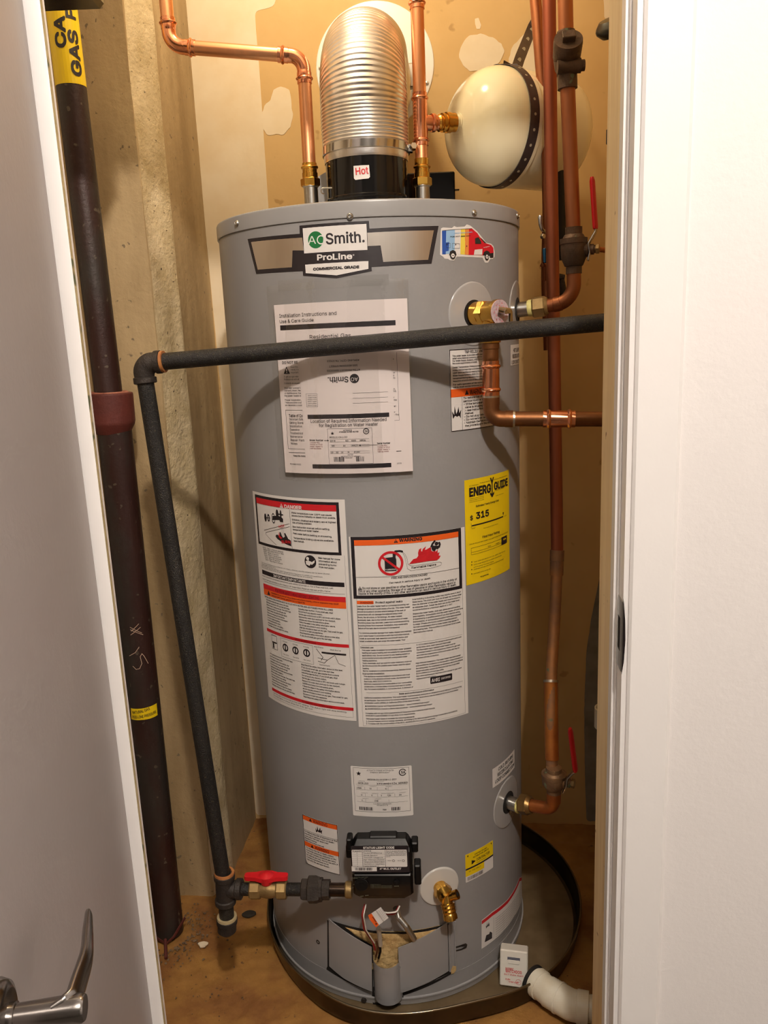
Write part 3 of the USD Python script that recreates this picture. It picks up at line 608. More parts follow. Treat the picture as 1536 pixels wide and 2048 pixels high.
# ---- maker's plate
L = on_tank((420, 380, 2.477))
out = [(187, 243), (445, 217), (444, 177), (787, 153), (790, 192), (1132, 178), (1097, 365), (800, 382), (802, 402), (628, 438), (462, 425), (460, 402), (230, 416)]
L.quad(SILVER, [(205, 258), (458, 236), (465, 300), (410, 300), (407, 383), (238, 395)]); L.quad(SILVER, [(779, 212), (1108, 200), (1080, 346), (858, 357), (845, 275), (781, 278)])
L.quad(PAPER, [(460, 190), (775, 168), (780, 297), (467, 315)]); L.quad(PAPER, [(472, 370), (785, 352), (785, 391), (628, 423), (475, 412)])
c = L.p(524, 247); R_ = L.mm(524, 247, 42); L.add(GREEN, shapely.Point(*c).buffer(R_, 32), 1)
L.text(PAPER, (487, 268), (528, 266), 'A', 38, False, 2)
o = L.p(551, 247); ring = shapely.Point(*o).buffer(L.mm(551, 247, 23)).difference(shapely.Point(*o).buffer(L.mm(551, 247, 17))); L.add(PAPER, ring, 2)
L.text(INK, (574, 269), (770, 257), 'Smith.', 52, True, 1)
L.text(PAPER, (530, 348), (706, 341), 'ProLine', 27, True, 0, heavy=.22); L.disc(PAPER, 711, 322, 4, 0, 2.4)
L.text(INK, (512, 399), (740, 387), 'COMMERCIAL GRADE', 12, True, heavy=.25)
L.build(wh, 'maker_plate', quad_of(L, out), INK)

# ---- van sticker
L = on_tank((800, 330, 5.12))
outv = [(408, 918), (416, 680), (420, 648), (440, 640), (530, 645), (553, 626), (580, 636), (660, 630), (682, 608), (720, 622), (790, 680), (880, 795), (930, 806), (955, 830), (968, 890), (966, 940), (950, 962), (920, 966), (900, 1000), (868, 1000), (842, 950), (580, 938), (552, 978), (510, 975), (490, 962), (455, 960), (440, 940)]
BLU, SKY, RDV = M('ink_blue', (44, 84, 168), .4), M('ink_sky', (150, 188, 222), .4), M('ink_van_red', (206, 26, 44), .4)
YLV, ORV, TYR, GLS = M('ink_yellow', (238, 214, 84), .4), M('ink_amber', (226, 140, 70), .4), M('ink_tyre', (38, 34, 36), .5), M('ink_glass', (40, 50, 46), .3)
L.quad(BLU, [(428, 676), (470, 672), (466, 915), (430, 915)]); L.quad(SKY, [(470, 672), (560, 664), (556, 905), (466, 912)]); L.quad(PAPER, [(560, 664), (620, 660), (616, 915), (556, 905)])
L.quad(YLV, [(620, 660), (664, 656), (660, 918), (616, 915)]); L.quad(ORV, [(664, 656), (704, 652), (700, 921), (660, 918)]); L.quad(RDV, [(704, 652), (730, 648), (790, 700), (815, 740), (870, 800), (930, 820), (952, 850), (955, 900), (948, 925), (840, 925), (700, 921)])
L.quad(BLU, [(430, 800), (500, 790), (495, 880), (430, 890)], 1); L.quad(GLS, [(764, 752), (800, 740), (826, 786), (828, 808), (766, 808)], 1); L.quad(GLS, [(815, 742), (830, 752), (878, 800), (862, 800)], 1)
L.quad(PAPER, [(760, 868), (840, 860), (838, 920), (752, 920)], 1)
for q in ((470, 800, 512, 850), (530, 802, 606, 856)): a, b = L.p(q[0], q[1]), L.p(q[2], q[3]); L.frame(GLS, a[0], b[1], b[0], a[1], .35, 2)
L.quad(YLV, [(625, 780), (662, 778), (660, 885), (622, 885)], 2)
L.line(GLS, [(428, 672), (550, 662), (730, 652)], .5, 2)
for x, y in ((478, 816), (566, 816), (679, 832)): L.disc(TYR, x, y, 7, 2)
L.text(SKY, (545, 706), (738, 694), 'express.com', 14, True, 2); L.text(GLS, (510, 742), (722, 732), 'FOR HOT 888-HOT', 12, True, 2)
L.text(PAPER, (850, 850), (912, 838), 'expert', 10, True, 2)
L.quad(TYR, [(500, 925), (510, 885), (538, 870), (566, 885), (576, 925)], 1); L.quad(TYR, [(845, 925), (858, 888), (885, 876), (912, 890), (922, 930)], 1); L.quad(TYR, [(914, 905), (952, 900), (952, 950), (918, 950)], 1)
for x, y in ((537, 928), (884, 940)): L.disc(TYR, x, y, 38, 2, 0, .92); L.disc(PAPER, x, y, 22, 3); L.disc(TYR, x, y, 7, 4)
L.build(wh, 'van_sticker', quad_of(L, outv).buffer(.8).buffer(-.8), PAPER, label='colourful sticker of a delivery van')

# ---- danger / lighting instructions label
L = on_tank((490, 970, 4.552)); s0, t0 = L.p(70, 52); s1 = L.p(908, 140)[0]; t1 = L.p(215, 1790)[1]
a, b = L.p(92, 82), L.p(880, 640); L.frame(INK, a[0], b[1], b[0], a[1], 4.6); i0_, i1_ = a[0] + 4.6, b[0] - 4.6; it = a[1] - 4.6
L.box(INKRED, i0_, it, i1_, it - 10, 1); L.text(PAPER, (362, 208), (520, 222), 'DANGER', 30, True, 2, heavy=.2); tri(L, PAPER, 335, 188, 36, 2, INKRED)
dv = L.p(420, 400)[0]; L.box(INK, dv - .25, it - 10, dv + .25, b[1] + 4.6, 1)
# tap, jet, basin and hand
L.disc(INK, 190, 295, 36, 1, 0, .45); L.disc(INK, 218, 298, 34, 1, 18, .5); L.line(INK, [(200, 296), (232, 300)], 1.6); L.disc(INK, 296, 262, 40, 1, 0, .42); L.disc(INK, 328, 262, 34, 1, 0, .3); L.line(INK, [(300, 262), (350, 272)], 2); L.disc(INK, 262, 302, 46, 1, 36, .5)
L.quad(INK, [(252, 282), (300, 278), (332, 290), (348, 308), (350, 340), (322, 336), (316, 318), (252, 318)])
for x in (328, 336, 345): L.line(INKL, [(x, 345), (x + 8, 400), (x + 14, 470)], .25)
L.text(INKRED, (312, 390), (368, 382), 'HOT', 22, True, 2); L.line(INK, [(178, 410), (405, 352)], .5); L.line(INK, [(290, 545), (195, 450), (192, 435), (215, 424), (410, 378)], .5)
L.quad(INK, [(284, 455), (296, 450), (322, 470), (316, 430), (326, 428), (338, 462), (350, 480), (366, 470), (358, 440), (368, 436), (386, 470), (396, 490), (420, 505), (424, 558), (380, 540), (340, 520), (300, 492), (282, 470)]); L.quad(INKRED, [(312, 425), (322, 460), (345, 482), (330, 490), (310, 470)], 2); L.text(INKRED, (338, 528), (420, 532), 'BURN', 26, True, 2)
for p0, p1, s in (((425, 256), (790, 281), 'Water temperature over 125\u00b0F can cause'), ((428, 282), (828, 306), 'severe burns instantly or death from scalds.'), ((430, 320), (830, 346), 'Children, disabled and elderly are at highest'), ((433, 346), (612, 360), 'risk of being scalded.'), ((436, 384), (770, 408), 'See instruction manual before setting'), ((438, 410), (680, 428), 'temperature at water heater.'), ((441, 444), (795, 477), 'Feel water before bathing or showering.'), ((445, 486), (812, 514), 'Temperature limiting valves are available.'), ((447, 514), (543, 522), 'See manual.')): L.text(INK, p0, p1, s, 14, True)
for k, s in enumerate(('WATER    TIME TO PRODUCE SERIOUS', 'TEMPERATURE  BURNS ON ADULT SKIN', '160\u00b0F   About 1/2 second', '150\u00b0F   About 1-1/2 seconds', '140\u00b0F   Less than 5 seconds', '130\u00b0F   About 30 seconds', '120\u00b0F   More than 5 minutes')): o_ = L.p(165 + k * 4, 570 + k * 18.5); L.text(INK, o_, o_ + np.array([1.75 * len(s), 0]), s, 2.4, False, px=False)
L.disc(INK, 597, 697, 58); L.disc(PAPER, 573, 668, 15, 2); L.quad(PAPER, [(555, 690), (585, 684), (600, 720), (590, 735), (560, 720)], 2); L.quad(PAPER, [(590, 690), (612, 700), (638, 682), (636, 706), (612, 726), (592, 712)], 2)
L.para(INK, (668, 668), (866, 684), (676, 752), ['See manual for more', 'information about', 'preventing burns', 'from hot water.'], 15, True)
for k, s in enumerate(('The time to produce burns on the skin of infants, children, and the elderly can be even shorter.', 'Thermostatic mixing valves:', 'Even when set at lower settings, higher temperatures may occur in certain circumstances.', 'Thermostatic mixing valves at each point of use reduce the risk of scalding.')): o_ = L.p(150, 703) + np.array([1, -2.9 * k]); L.text(INK, o_, o_ + np.array([1.62 * len(s), 0]), s, 1.8, False, px=False)
fr = a[0] + 6; bq = L.p(150, 765); L.box(INK, a[0] + 5, bq[1], b[0] + 2, bq[1] - 7.4); L.text(PAPER, bq + (38, -6), bq + (112, -6), 'IMPORTANT/IMPORTANTE', 4.6, True, 1, px=False)
for k, s in enumerate(('Read manual for complete instructions and safety information. For a free manual, call.', 'Lea el manual completo e informacion de seguridad. Para un manual gratis, llame.')): o_ = bq + (3, -11.5 - 5.5 * k); L.text(INK, o_, o_ + (160 - 5 * k, 0), s, 2.3, False, px=False)
L.box(INK, a[0] + 8, bq[1] - 19.6, b[0] + 2, bq[1] - 20)
rq = bq[1] - 24.5; L.box(INKRED, a[0] + 6, rq, b[0] + 3, rq - 9); L.text(INKDRED, (a[0] + 42, rq - 7.6), (a[0] + 138, rq - 7.6), 'FOR YOUR SAFETY READ BEFORE LIGHTING', 5, True, 1, px=False)
L.box(ORANGE, a[0] + 6, rq - 9, b[0] + 3, rq - 20); L.text(INKDRED, (a[0] + 30, rq - 13.4), (a[0] + 172, rq - 13.4), 'WARNING: If you do not follow these instructions exactly, a fire or explosion may result', 2.6, True, 1, px=False); L.text(INKDRED, (a[0] + 30, rq - 17.6), (a[0] + 110, rq - 17.6), 'causing property damage, personal injury or loss of life.', 2.6, True, 1, px=False)
ctr = np.array([a[0] + 22, rq - 14]); L.add(INK, Polygon([ctr + (-4.4, -4), ctr + (4.4, -4), ctr + (0, 4.6)]), 1)
L.text(INK, (a[0] + 8, rq - 24.5), (b[0] - 20, rq - 24.5), 'BEFORE OPERATING: SYSTEM MUST BE FILLED WITH WATER AND AIR PURGED FROM ALL LINES', 2.7, True, 1, px=False)
INSTR = ['Stop! Read the safety information above on this label.', 'Set the gas control knob to OFF; turn knob until it stops.', 'Wait ten minutes to clear out any gas. Then smell for gas,', 'including near the floor. If you smell gas, stop!', 'Follow the steps in the safety information above.', 'If you do not smell gas, go to the next step.', 'Remove the outer door and look for the viewport.', 'Do not try to light any appliance.', 'Do not touch any electric switch;', 'do not use any phone in your building.', 'Immediately call your gas supplier from a phone', 'outside and follow the instructions given.']
def col(L, s, t, w, dt, lines, h, ink=INK, bold=True):
    wm = max(text2d(l)[2] for l in lines)
    for k, l in enumerate(lines): L.text(ink, (s, t - dt * k), (s + w * text2d(l)[2] / wm, t - dt * k), l, h, bold, 1, px=False)
mid = (a[0] + b[0]) / 2 + 4
col(L, a[0] + 12, rq - 29, 66, 4.7, INSTR[:11], 2.4); col(L, mid, rq - 29.5, 82, 4.7, [INSTR[(k * 5 + 3) % 12] for k in range(11)], 2.4)
r2 = rq - 82; L.box(INKRED, a[0] + 6, r2, b[0] + 4, r2 - 5.6); L.text(INKDRED, (a[0] + 82, r2 - 4.6), (a[0] + 126, r2 - 4.6), 'OPERATING INSTRUCTIONS', 3, True, 1, px=False)
dz = r2 - 8.5; L.frame(INK, a[0] + 20, dz - 26, a[0] + 36, dz, .8); L.box(INK, a[0] + 22, dz - 12, a[0] + 35, dz - 14.5, 1); L.box(INK, a[0] + 23, dz - 15, a[0] + 27, dz - 24, 1); L.frame(INK, a[0] + 46, dz - 34, a[0] + 119, dz + .5, .4)
for k in range(3):
    cc = np.array([a[0] + 58 + 24 * k, dz - 15]); L.add(INK, shapely.Point(*cc).buffer(7).difference(shapely.Point(*cc).buffer(4.6)), 1); L.box(INK, cc[0] - 1.2, cc[1] - 6, cc[0] + 1.2, cc[1] + 6, 1); L.text(INK, cc + (-6, 9.5), cc + (6, 9.5), 'FIGURE', 2, False, 1, px=False); L.text(INK, cc + (-7, -14), cc + (7, -14), 'Gas control', 2, False, 1, px=False)
L.box(INK, a[0] + 136, dz - 8, a[0] + 180, dz - 11, 1); L.line(INK, [(a[0] + 126, dz - 4), (a[0] + 138, dz - 18), (a[0] + 134, dz - 24)], .8, 1, px=False); L.line(INK, [(a[0] + 146, dz - 22), (a[0] + 160, dz - 12), (a[0] + 166, dz - 26), (a[0] + 178, dz - 30)], .6, 1, px=False); L.line(INK, [(a[0] + 128, dz - 20), (a[0] + 146, dz - 22), (a[0] + 140, dz - 28), (a[0] + 128, dz - 26)], .7, 1, px=False); L.text(INK, (a[0] + 122, dz - 2), (a[0] + 140, dz - 2), 'Pilot Flame', 2.2, False, 1, px=False); L.text(INK, (a[0] + 152, dz - 4), (a[0] + 172, dz - 4), 'Main Burner', 2.2, False, 1, px=False); L.text(INK, (a[0] + 130, dz - 33), (a[0] + 150, dz - 33), 'Thermocouple', 2.2, False, 1, px=False)
col(L, a[0] + 10, dz - 39, 66, 4.9, [INSTR[(k * 7 + 1) % 12] for k in range(13)], 2.4); col(L, mid - 2, dz - 39, 86, 4.9, [INSTR[(k * 5) % 12] for k in range(13)], 2.4)
r3 = dz - 104; L.box(INKRED, a[0] + 8, r3, b[0] + 6, r3 - 5.6); L.text(INKDRED, (a[0] + 88, r3 - 4.6), (a[0] + 150, r3 - 4.6), 'TO TURN OFF GAS TO APPLIANCE', 3, True, 1, px=False)
L.text(INK, (a[0] + 12, r3 - 9.8), (a[0] + 176, r3 - 9.8), 'Set the gas control knob to the OFF setting. The status light will stop blinking.', 2.4, False, 1, px=False); L.text(INK, (a[0] + 12, r3 - 14.2), (a[0] + 112, r3 - 14.2), 'It may take a short time for it to go out.', 2.4, False, 1, px=False)
L.box(INK, b[0] + 4.6, b[1], b[0] + 4.9, r3 - 18); L.box(INK, a[0] + 10, r3 - 17.7, b[0] + 4.9, r3 - 18)
L.build(wh, 'danger_label', sbox(s0, min(t1, r3 - 24), s1, t0), PAPER, label='tall white label headed by a red danger band')

# ---- warning label
L = on_tank((690, 1030, 5.25)); s0, t0 = L.p(40, 228); s1 = L.p(1252, 82)[0]; t1 = L.p(88, 1990)[1]
a, b = L.p(58, 229), L.p(1228, 752); L.frame(INK, a[0], L.p(102, 878)[1], b[0], a[1], 5.4); it = a[1] - 5.4
L.box(ORANGE, a[0] + 5.4, it, b[0] - 5.4, it - 9, 1); L.text(INK, (568, 280), (808, 262), 'WARNING', 32, True, 2, heavy=.2); tri(L, INK, 533, 272, 36, 2, ORANGE)
dt = L.p(120, 652)[1]; L.box(INK, a[0] + 5.4, dt, b[0] - 5.4, dt - .5, 1)
L.quad(INK, [(414, 450), (500, 440), (500, 400), (520, 385), (535, 400), (530, 440), (538, 470), (541, 585), (420, 590)], 1); L.text(PAPER, (425, 578), (537, 572), 'FLAMMABLES', 13, True, 3)
for x, y in ((528, 381), (542, 379), (556, 378), (570, 377), (584, 378), (597, 382)): L.disc(INK, x, y, 11, 1)
L.disc(INKRED, 480, 506, 128, 2, 103); L.line(INKRED, [(395, 445), (568, 570)], 3.6, 2)
L.line(INK, [(600, 388), (625, 430), (640, 500), (655, 560), (690, 582), (760, 572), (830, 566), (900, 556), (960, 540), (1004, 528), (1012, 500), (990, 490), (930, 500), (860, 512), (760, 525), (690, 532), (660, 510), (648, 450), (630, 410), (606, 386)], .35)
L.text(INK, (697, 562), (955, 525), 'Flammable Vapors', 20, True, 2)
L.quad(INKRED, [(672, 513), (715, 462), (750, 452), (768, 425), (765, 395), (775, 360), (800, 345), (795, 372), (806, 385), (815, 355), (850, 326), (835, 365), (850, 362), (878, 345), (898, 335), (905, 375), (925, 385), (938, 360), (950, 385), (970, 360), (968, 400), (990, 388), (980, 425), (1002, 425), (985, 455), (960, 474), (870, 482)], 2)
L.disc(INK, 957, 298, 19, 3); L.line(INK, [(943, 266), (915, 300), (905, 325), (925, 330)], 3.2, 3); L.line(INK, [(982, 282), (992, 305), (985, 330), (965, 335)], 3.2, 3); L.quad(INK, [(908, 320), (985, 322), (975, 355), (952, 352), (945, 372), (930, 378), (915, 370), (905, 350)], 3)
L.text(INK, (487, 670), (866, 632), 'FIRE AND EXPLOSION HAZARD', 19, True); L.text(INK, (462, 720), (895, 670), 'Can result in serious injury or death', 17, True)
for p0, p1, s in (((183, 778), (1170, 662), 'Do not store or use gasoline or other flammable vapors and liquids in the vicinity of'), ((140, 808), (1160, 696), 'this or any other appliance. Storage of or use of gasoline or other flammable vapors or'), ((142, 835), (1168, 723), 'liquids in the vicinity of this or any other appliance can result in serious injury or death.')):
    p = L.p(*p0); q = L.p(*p1); L.text(INK, p, (q[0], p[1]), s, 3.6, True, 1, px=False)
tri(L, INK, 158, 768, 34, 1, PAPER)
y = L.p(127, 935)[1]; x = L.p(127, 935)[0]; L.box(ORANGE, x, y, x + 27, y + 5.6); L.text(INKDRED, (x + 5, y + 1.2), (x + 26, y + 1.2), 'WARNING', 3, True, 1, px=False); L.text(INK, (x + 30, y + 1), (x + 74, y + 1), 'Protect against leaks', 3.4, True, 1, px=False)
TXT = {'a': ['Leaks from the water heater itself or connected plumbing can', 'damage property and could cause a fire risk. This water heater', 'should be located in an area where leakage of the tank or', 'connections will not damage the adjacent area, lower', 'floors, the structure, or furnishings. All water heaters', 'eventually leak, due to the normal corrosive action of water.', 'Plumbing pipes may also leak. Leaks from external plumbing,', 'including those from improper installation, may cause early', 'failure of the tank due to corrosion if not repaired.'],
 'b': ['To minimize potential damage from leaks: inspect and maintain', 'your water heater in accordance with the instruction manual,', 'install an automatic leak detection and shutoff device, and', 'install a suitable drain pan under the water heater. Your'],
 'c': ['local building or plumbing codes may require some or all of', 'these items. The drain pan must be at least two inches wider', 'than the diameter of the water heater and must be piped to', 'an adequate drain. Install the drain pan so the water level', 'would be limited to a maximum depth of 1-3/4".'],
 'd': ['Inspect the water heater, drain pan, pipes and surrounding', 'area regularly. Immediately shut the water heater off and have', 'it inspected by a qualified person if you find that the wiring,', 'thermostat(s), or surrounding insulation have been exposed', 'to water. If leaks are found, contact a qualified person.', 'Normal condensation from a water heater may appear to', 'be a leaking tank. This condition is normal and is not a leak.', 'See instruction manual.'],
 'e': ['This water heater is suitable for combination water (potable)', 'heating and space heating and not suitable for space heating', 'applications only. Do not connect to any heating system or', 'component(s) previously used with a nonpotable water', 'heating appliance.', 'Toxic chemicals, such as used for boiler treatment, must not', 'be introduced into the potable water heater used for space', 'heating.', 'Not for installation in a Manufactured Home (Mobile Home)'],
 'f': ['This appliance must be installed in accordance with local', 'codes or, in the absence of local codes, the National Fuel', 'Gas Code, ANSI Z223.1/NFPA 54.', 'Minimum clearances from combustible or non-combustible', 'construction, 0 inches sides, 0 inches back and 12 inches', 'top. For closet installation, 4-1/2 inches front. A minimum of'],
 'g': ['4-1/2 inches is required for access to serviceable parts such', 'as the drain valve, relief valve and thermostat.', 'The flammable vapor resistant water heater must be', 'connected (vented) to the outdoors by means of a gas vent', 'and meet the requirements of the local codes, and may be', 'installed directly on the floor.'],
 'h': ['High Altitude Installation: The water heater has been tested', 'and certified for installation to the elevation range indicated on', 'the rating plate. For installation at elevations above the altitude', 'range indicated, consult the National Fuel Gas Code ANSI', 'Z223.1/NFPA 54 or local gas utility.', 'Gas valve replacement: See instruction manual for gas valve', 'replacement instructions.']}
cx0, cx1 = x, L.p(705, 890)[0]; w0 = cx1 - cx0 - 4; d_ = 4.75
col(L, cx0, y - 4.6, w0, d_, TXT['a'], 2.5); col(L, cx0 + 1, y - 5.2 - 9.6 * d_, w0, d_, TXT['b'], 2.5, INK, True)
yc = L.p(705, 892)[1]; col(L, cx1, yc, 88, 4.6, TXT['c'], 2.5); col(L, cx1, yc - 5.4 * 4.6, 90, 4.6, TXT['d'], 2.5)
hl = y - 5 - 13.9 * d_; L.box(INK, cx0 + 4, hl, b[0] - 2, hl - .35)
L.text(INK, (cx0 + 2, hl - 5), (cx0 + 24, hl - 5), 'Intended use:', 2.7, True, 1, px=False); col(L, cx0 + 4, hl - 9.6, w0 - 4, 4.55, TXT['e'], 2.4); he = hl - 9.6 - 9 * 4.55
L.text(INK, (cx0 + 3, he - .5), (cx0 + 40, he - .5), 'Appropriate installation:', 2.7, True, 1, px=False); col(L, cx0 + 5, he - 5, w0 - 5, 4.55, TXT['f'], 2.4)
col(L, cx1 + 4, hl - 5, 82, 4.6, TXT['g'], 2.4); col(L, cx1 + 2, hl - 5 - 7 * 4.6, 86, 4.6, TXT['h'], 2.4)
bt = he - 14; L.add(INK, sbox(cx1 + 26, bt - 12, cx1 + 66, bt).buffer(-1.5).buffer(1.5), 1); L.text(PAPER, (cx1 + 28, bt - 9), (cx1 + 43, bt - 9), 'AHRI', 6, True, 2, px=False); L.text(PAPER, (cx1 + 45, bt - 7), (cx1 + 63, bt - 7), 'CERTIFIED', 3.2, True, 2, px=False)
h2 = he - 5 - 6 * 4.55 - 1; L.box(INK, cx0 + 8, h2, b[0] - 3, h2 - .35); L.text(INK, (cx0 + 62, h2 - 5), (cx0 + 122, h2 - 5), 'State and conformance information', 3, True, 1, px=False)
col(L, cx0 + 4, h2 - 10, 170, 4.6, ['California installation instructions: This water heater must be braced, anchored, or strapped to avoid falling or moving during', 'an earthquake. See instructions for correct installation procedures. Instructions may be obtained from your local dealer,', 'wholesaler, public utilities, or California Office of the State Architect.', '', 'x'][:3], 2.4)
col(L, cx0 + 8, h2 - 25, 110, 5, ['WARNING: Cancer and Reproductive Harm - www.P65Warnings.ca.gov', 'ADVERTENCIA: Cancer y danos reproductivos - www.P65Warnings.ca.gov'], 2.4)
for k in (0, 1): q = np.array([cx0 + 6, h2 - 24 - 5 * k]); L.add(INK, Polygon([q + (-1.6, -1), q + (1.6, -1), q + (0, 1.8)]), 1)
col(L, cx0 + 5, h2 - 38, 118, 4.4, ['Complies with 40 ng/J NOx requirements of Texas and most California AQM Districts.', 'DOES NOT meet SCAQMD 10 ng/J Rule 1121 requirements.'], 2.4)
col(L, cx0 + 5, h2 - 48, 160, 4.4, ['This water heater meets or exceeds the following standards:', '1. Current Federal minimum energy standards, according to the National Appliance Energy Conservation Act (NAECA).', '2. Complies with the current edition of the IECC, ASHRAE/IES 90.1 and FCC standards.'], 2.4)
L.box(INK, b[0] + .5, L.p(102, 878)[1], b[0] + .8, h2 - 60); L.box(INK, a[0] + 5, h2 - 59.7, b[0] + .8, h2 - 60); L.box(INK, a[0] + 4.7, L.p(102, 878)[1], a[0] + 5, h2 - 60)
L.build(wh, 'warning_label', sbox(s0, min(t1, h2 - 62.5), s1, t0), PAPER, label='broad white label with orange warning band and a burning figure')

# ---- yellow energy label
L = on_tank((910, 920, 4.097)); q = [(75, 168), (440, 58), (446, 890), (98, 1045)]; s0, t0 = L.p(75, 168); s1, t1 = L.p(446, 890)
def T(p0, x1, s, h, bold=False, heavy=0): p = L.p(*p0); L.text(INK, p, (L.p(x1, p0[1] - (x1 - p0[0]) * .3)[0], p[1]), s, L.mm(p0[0], p0[1], h), bold, 1, px=False, heavy=heavy)
T((112, 218), 188, 'U.S. Government', 9); T((200, 192), 422, 'Federal law prohibits removal of this label before', 8)
T((113, 300), 292, 'ENERG', 66, True, .55); T((316, 244), 428, 'GUIDE', 58, True, .5)
yb = L.p(302, 306); L.add(INK, Polygon([yb + (-1.3, 24), yb + (-5.4, 34), yb + (-2.4, 34), yb + (0, 28.5), yb + (2.4, 34), yb + (5.4, 34), yb + (1.3, 24), yb + (1.3, 6.5), yb + (5.4, 9.5), yb + (5.4, 5.5), yb + (0, 0), yb + (-5.4, 5.5), yb + (-5.4, 9.5), yb + (-1.3, 6.5)]), 1)
for k in range(3): T((114, 322 + k * 14), 235, 'Compare the energy use of this water', 7); 
for k in range(2): T((330, 252 + k * 44), 395, 'heater with others', 7)
T((168, 386), 355, 'Estimated Yearly Energy Cost', 15, True); T((120, 494), 146, '$', 34, True); T((168, 482), 278, '315', 50, True, .3)
e0, e1 = L.p(135, 542), L.p(392, 452); L.box(INK, e0[0], e0[1] - .6, e1[0], e0[1] + 1.6); L.box(INK, e0[0] - 1, e0[1] - 3, e0[0] - .4, e0[1] + 5); L.add(INK, Polygon([(e1[0] - 2.2, e0[1] + 8), (e1[0] + 2.2, e0[1] + 8), (e1[0], e0[1] + 2)]), 1)
T((135, 566), 165, '$ 257', 9); T((230, 562), 350, 'Cost Range of Similar Models', 7); T((398, 465), 418, '328', 8)
T((222, 640), 362, 'First Hour Rating', 18, True); T((115, 697), 430, '(How much hot water you get in the first hour of use)', 10)
g0, g1 = L.p(130, 722), L.p(420, 610); hb = 12; L.frame(INK, g0[0], g0[1] - hb, g1[0], g0[1], .5); L.box(INK, g0[0], g0[1] - 7.5, g1[0], g0[1] - 8); gw = g1[0] - g0[0]
L.box(INK, g1[0] - gw * .2, g0[1] - 11.5, g1[0], g0[1] + 2, 2); L.text(YELLOW, (g1[0] - gw * .15, g0[1] - 4), (g1[0] - gw * .05, g0[1] - 4), 'high', 3, True, 3, px=False)
for k, s in enumerate(('low', 'medium')): L.text(INK, (g0[0] + gw * (.4 + .22 * k), g0[1] - 6), (g0[0] + gw * (.48 + .26 * k), g0[1] - 6), s, 2.2, False, 1, px=False)
for k, (yy, s) in enumerate(((835, 'Your cost will depend on your utility rates and use.'), (858, 'Cost range based only on models fueled by gas.'), (880, 'with a similar first hour rating.'), (897, 'Estimated energy cost based on a national average'), (932, 'Estimated yearly energy use.'))):
    if k != 2: L.disc(INK, 135, yy, 5)
    T((150, yy + 4), 150 + 5.0 * len(s), s, 9)
T((205, 960), 273, 'No guarantee', 10, True)
L.build(wh, 'energy_label', sbox(s0, t1, s1, t0), YELLOW, label='bright yellow energy guide label')

# ---- rating plate
L = on_tank((520, 1480, 3.657)); s0, t0 = L.p(662, 187); s1, t1 = L.p(1122, 548)
a, b = L.p(680, 198), L.p(1101, 515); L.frame(INK, a[0], b[1], b[0], a[1], .5); W_, H_ = b[0] - a[0], a[1] - b[1]
def T2(fx, fy, fx1, s, h, bold=False): L.text(INK, (a[0] + W_ * fx, a[1] - H_ * fy), (a[0] + W_ * fx1, a[1] - H_ * fy), s, h, bold, 1, px=False)
st = np.array([a[0] + W_ * .10, a[1] - H_ * .13]); L.add(INK, Polygon([st + (4.6 * (1 if k % 2 == 0 else .42)) * np.array([math.sin(k * math.pi / 5), math.cos(k * math.pi / 5)]) for k in range(10)]), 1)
cs = np.array([a[0] + W_ * .885, a[1] - H_ * .105]); L.add(INK, shapely.Point(*cs).buffer(6.4).difference(shapely.Point(*cs).buffer(5)).difference(sbox(cs[0] + 3.4, cs[1] - 2.2, cs[0] + 8, cs[1] + 2.2)), 1); L.text(INK, cs + (-3, -2.4), cs + (4.6, -2.4), 'SA', 5, True, 1, px=False)
T2(.25, .06, .73, 'AUTOMATIC STORAGE WATER HEATER', 2.4); T2(.31, .105, .66, 'ENERGY EFFICIENT', 2.2); T2(.25, .27, .77, 'ANSI/CSA Z21.10.1/CSA 4.1-2019', 2.8, True)
for k, (f, items) in enumerate(((.36, [(.08, .27, 'GCR-50'), (.42, .97, '1954M001576  SERIES')]), (.475, [(.05, .14, '47000'), (.28, .32, '50'), (.56, .60, '51')]), (.63, [(.12, .15, '14'), (.31, .33, '0'), (.48, .5, '0'), (.59, .66, '7.00'), (.8, .85, '150')]), (.755, [(.13, .15, '0'), (.36, .43, '1500')]))):
    for f0, f1, s in items: T2(f0, f, f1, s, 2.6, True); T2(f0 + .01, f - .055, f0 + .13, 'CAPACITY', 1.2)
    L.box(INK, a[0] + W_ * .04, a[1] - H_ * (f + .018), a[0] + W_ * .96, a[1] - H_ * (f + .021), 1)
    for g in (.20, .42, .62, .73)[: 4 - k % 2]: L.box(INK, a[0] + W_ * g, a[1] - H_ * (f + .018), a[0] + W_ * g + .25, a[1] - H_ * (f - .05), 1)
T2(.34, .82, .66, 'A. O. SMITH CORPORATION', 2); T2(.40, .855, .60, 'ASHLAND CITY, TN', 2); T2(.50, .955, .57, '7000', 2.4, True)
def bars(L, s, t, w, h, seed, ink=INK):
    r = np.random.default_rng(seed); x = s
    while x < s + w: k = r.choice([.35, .7, 1.1]); L.box(ink, x, t, min(x + k, s + w), t + h, 1); x += k + r.choice([.35, .6, .9])
bars(L, a[0] + W_ * .08, a[1] - H_ * .965, W_ * .25, 6.4, 3); bars(L, a[0] + W_ * .66, a[1] - H_ * .965, W_ * .16, 6.4, 4)
L.build(wh, 'rating_plate', sbox(s0, t1, s1, t0).buffer(-2).buffer(2), PAPER, label='small white rating plate with rounded corners')

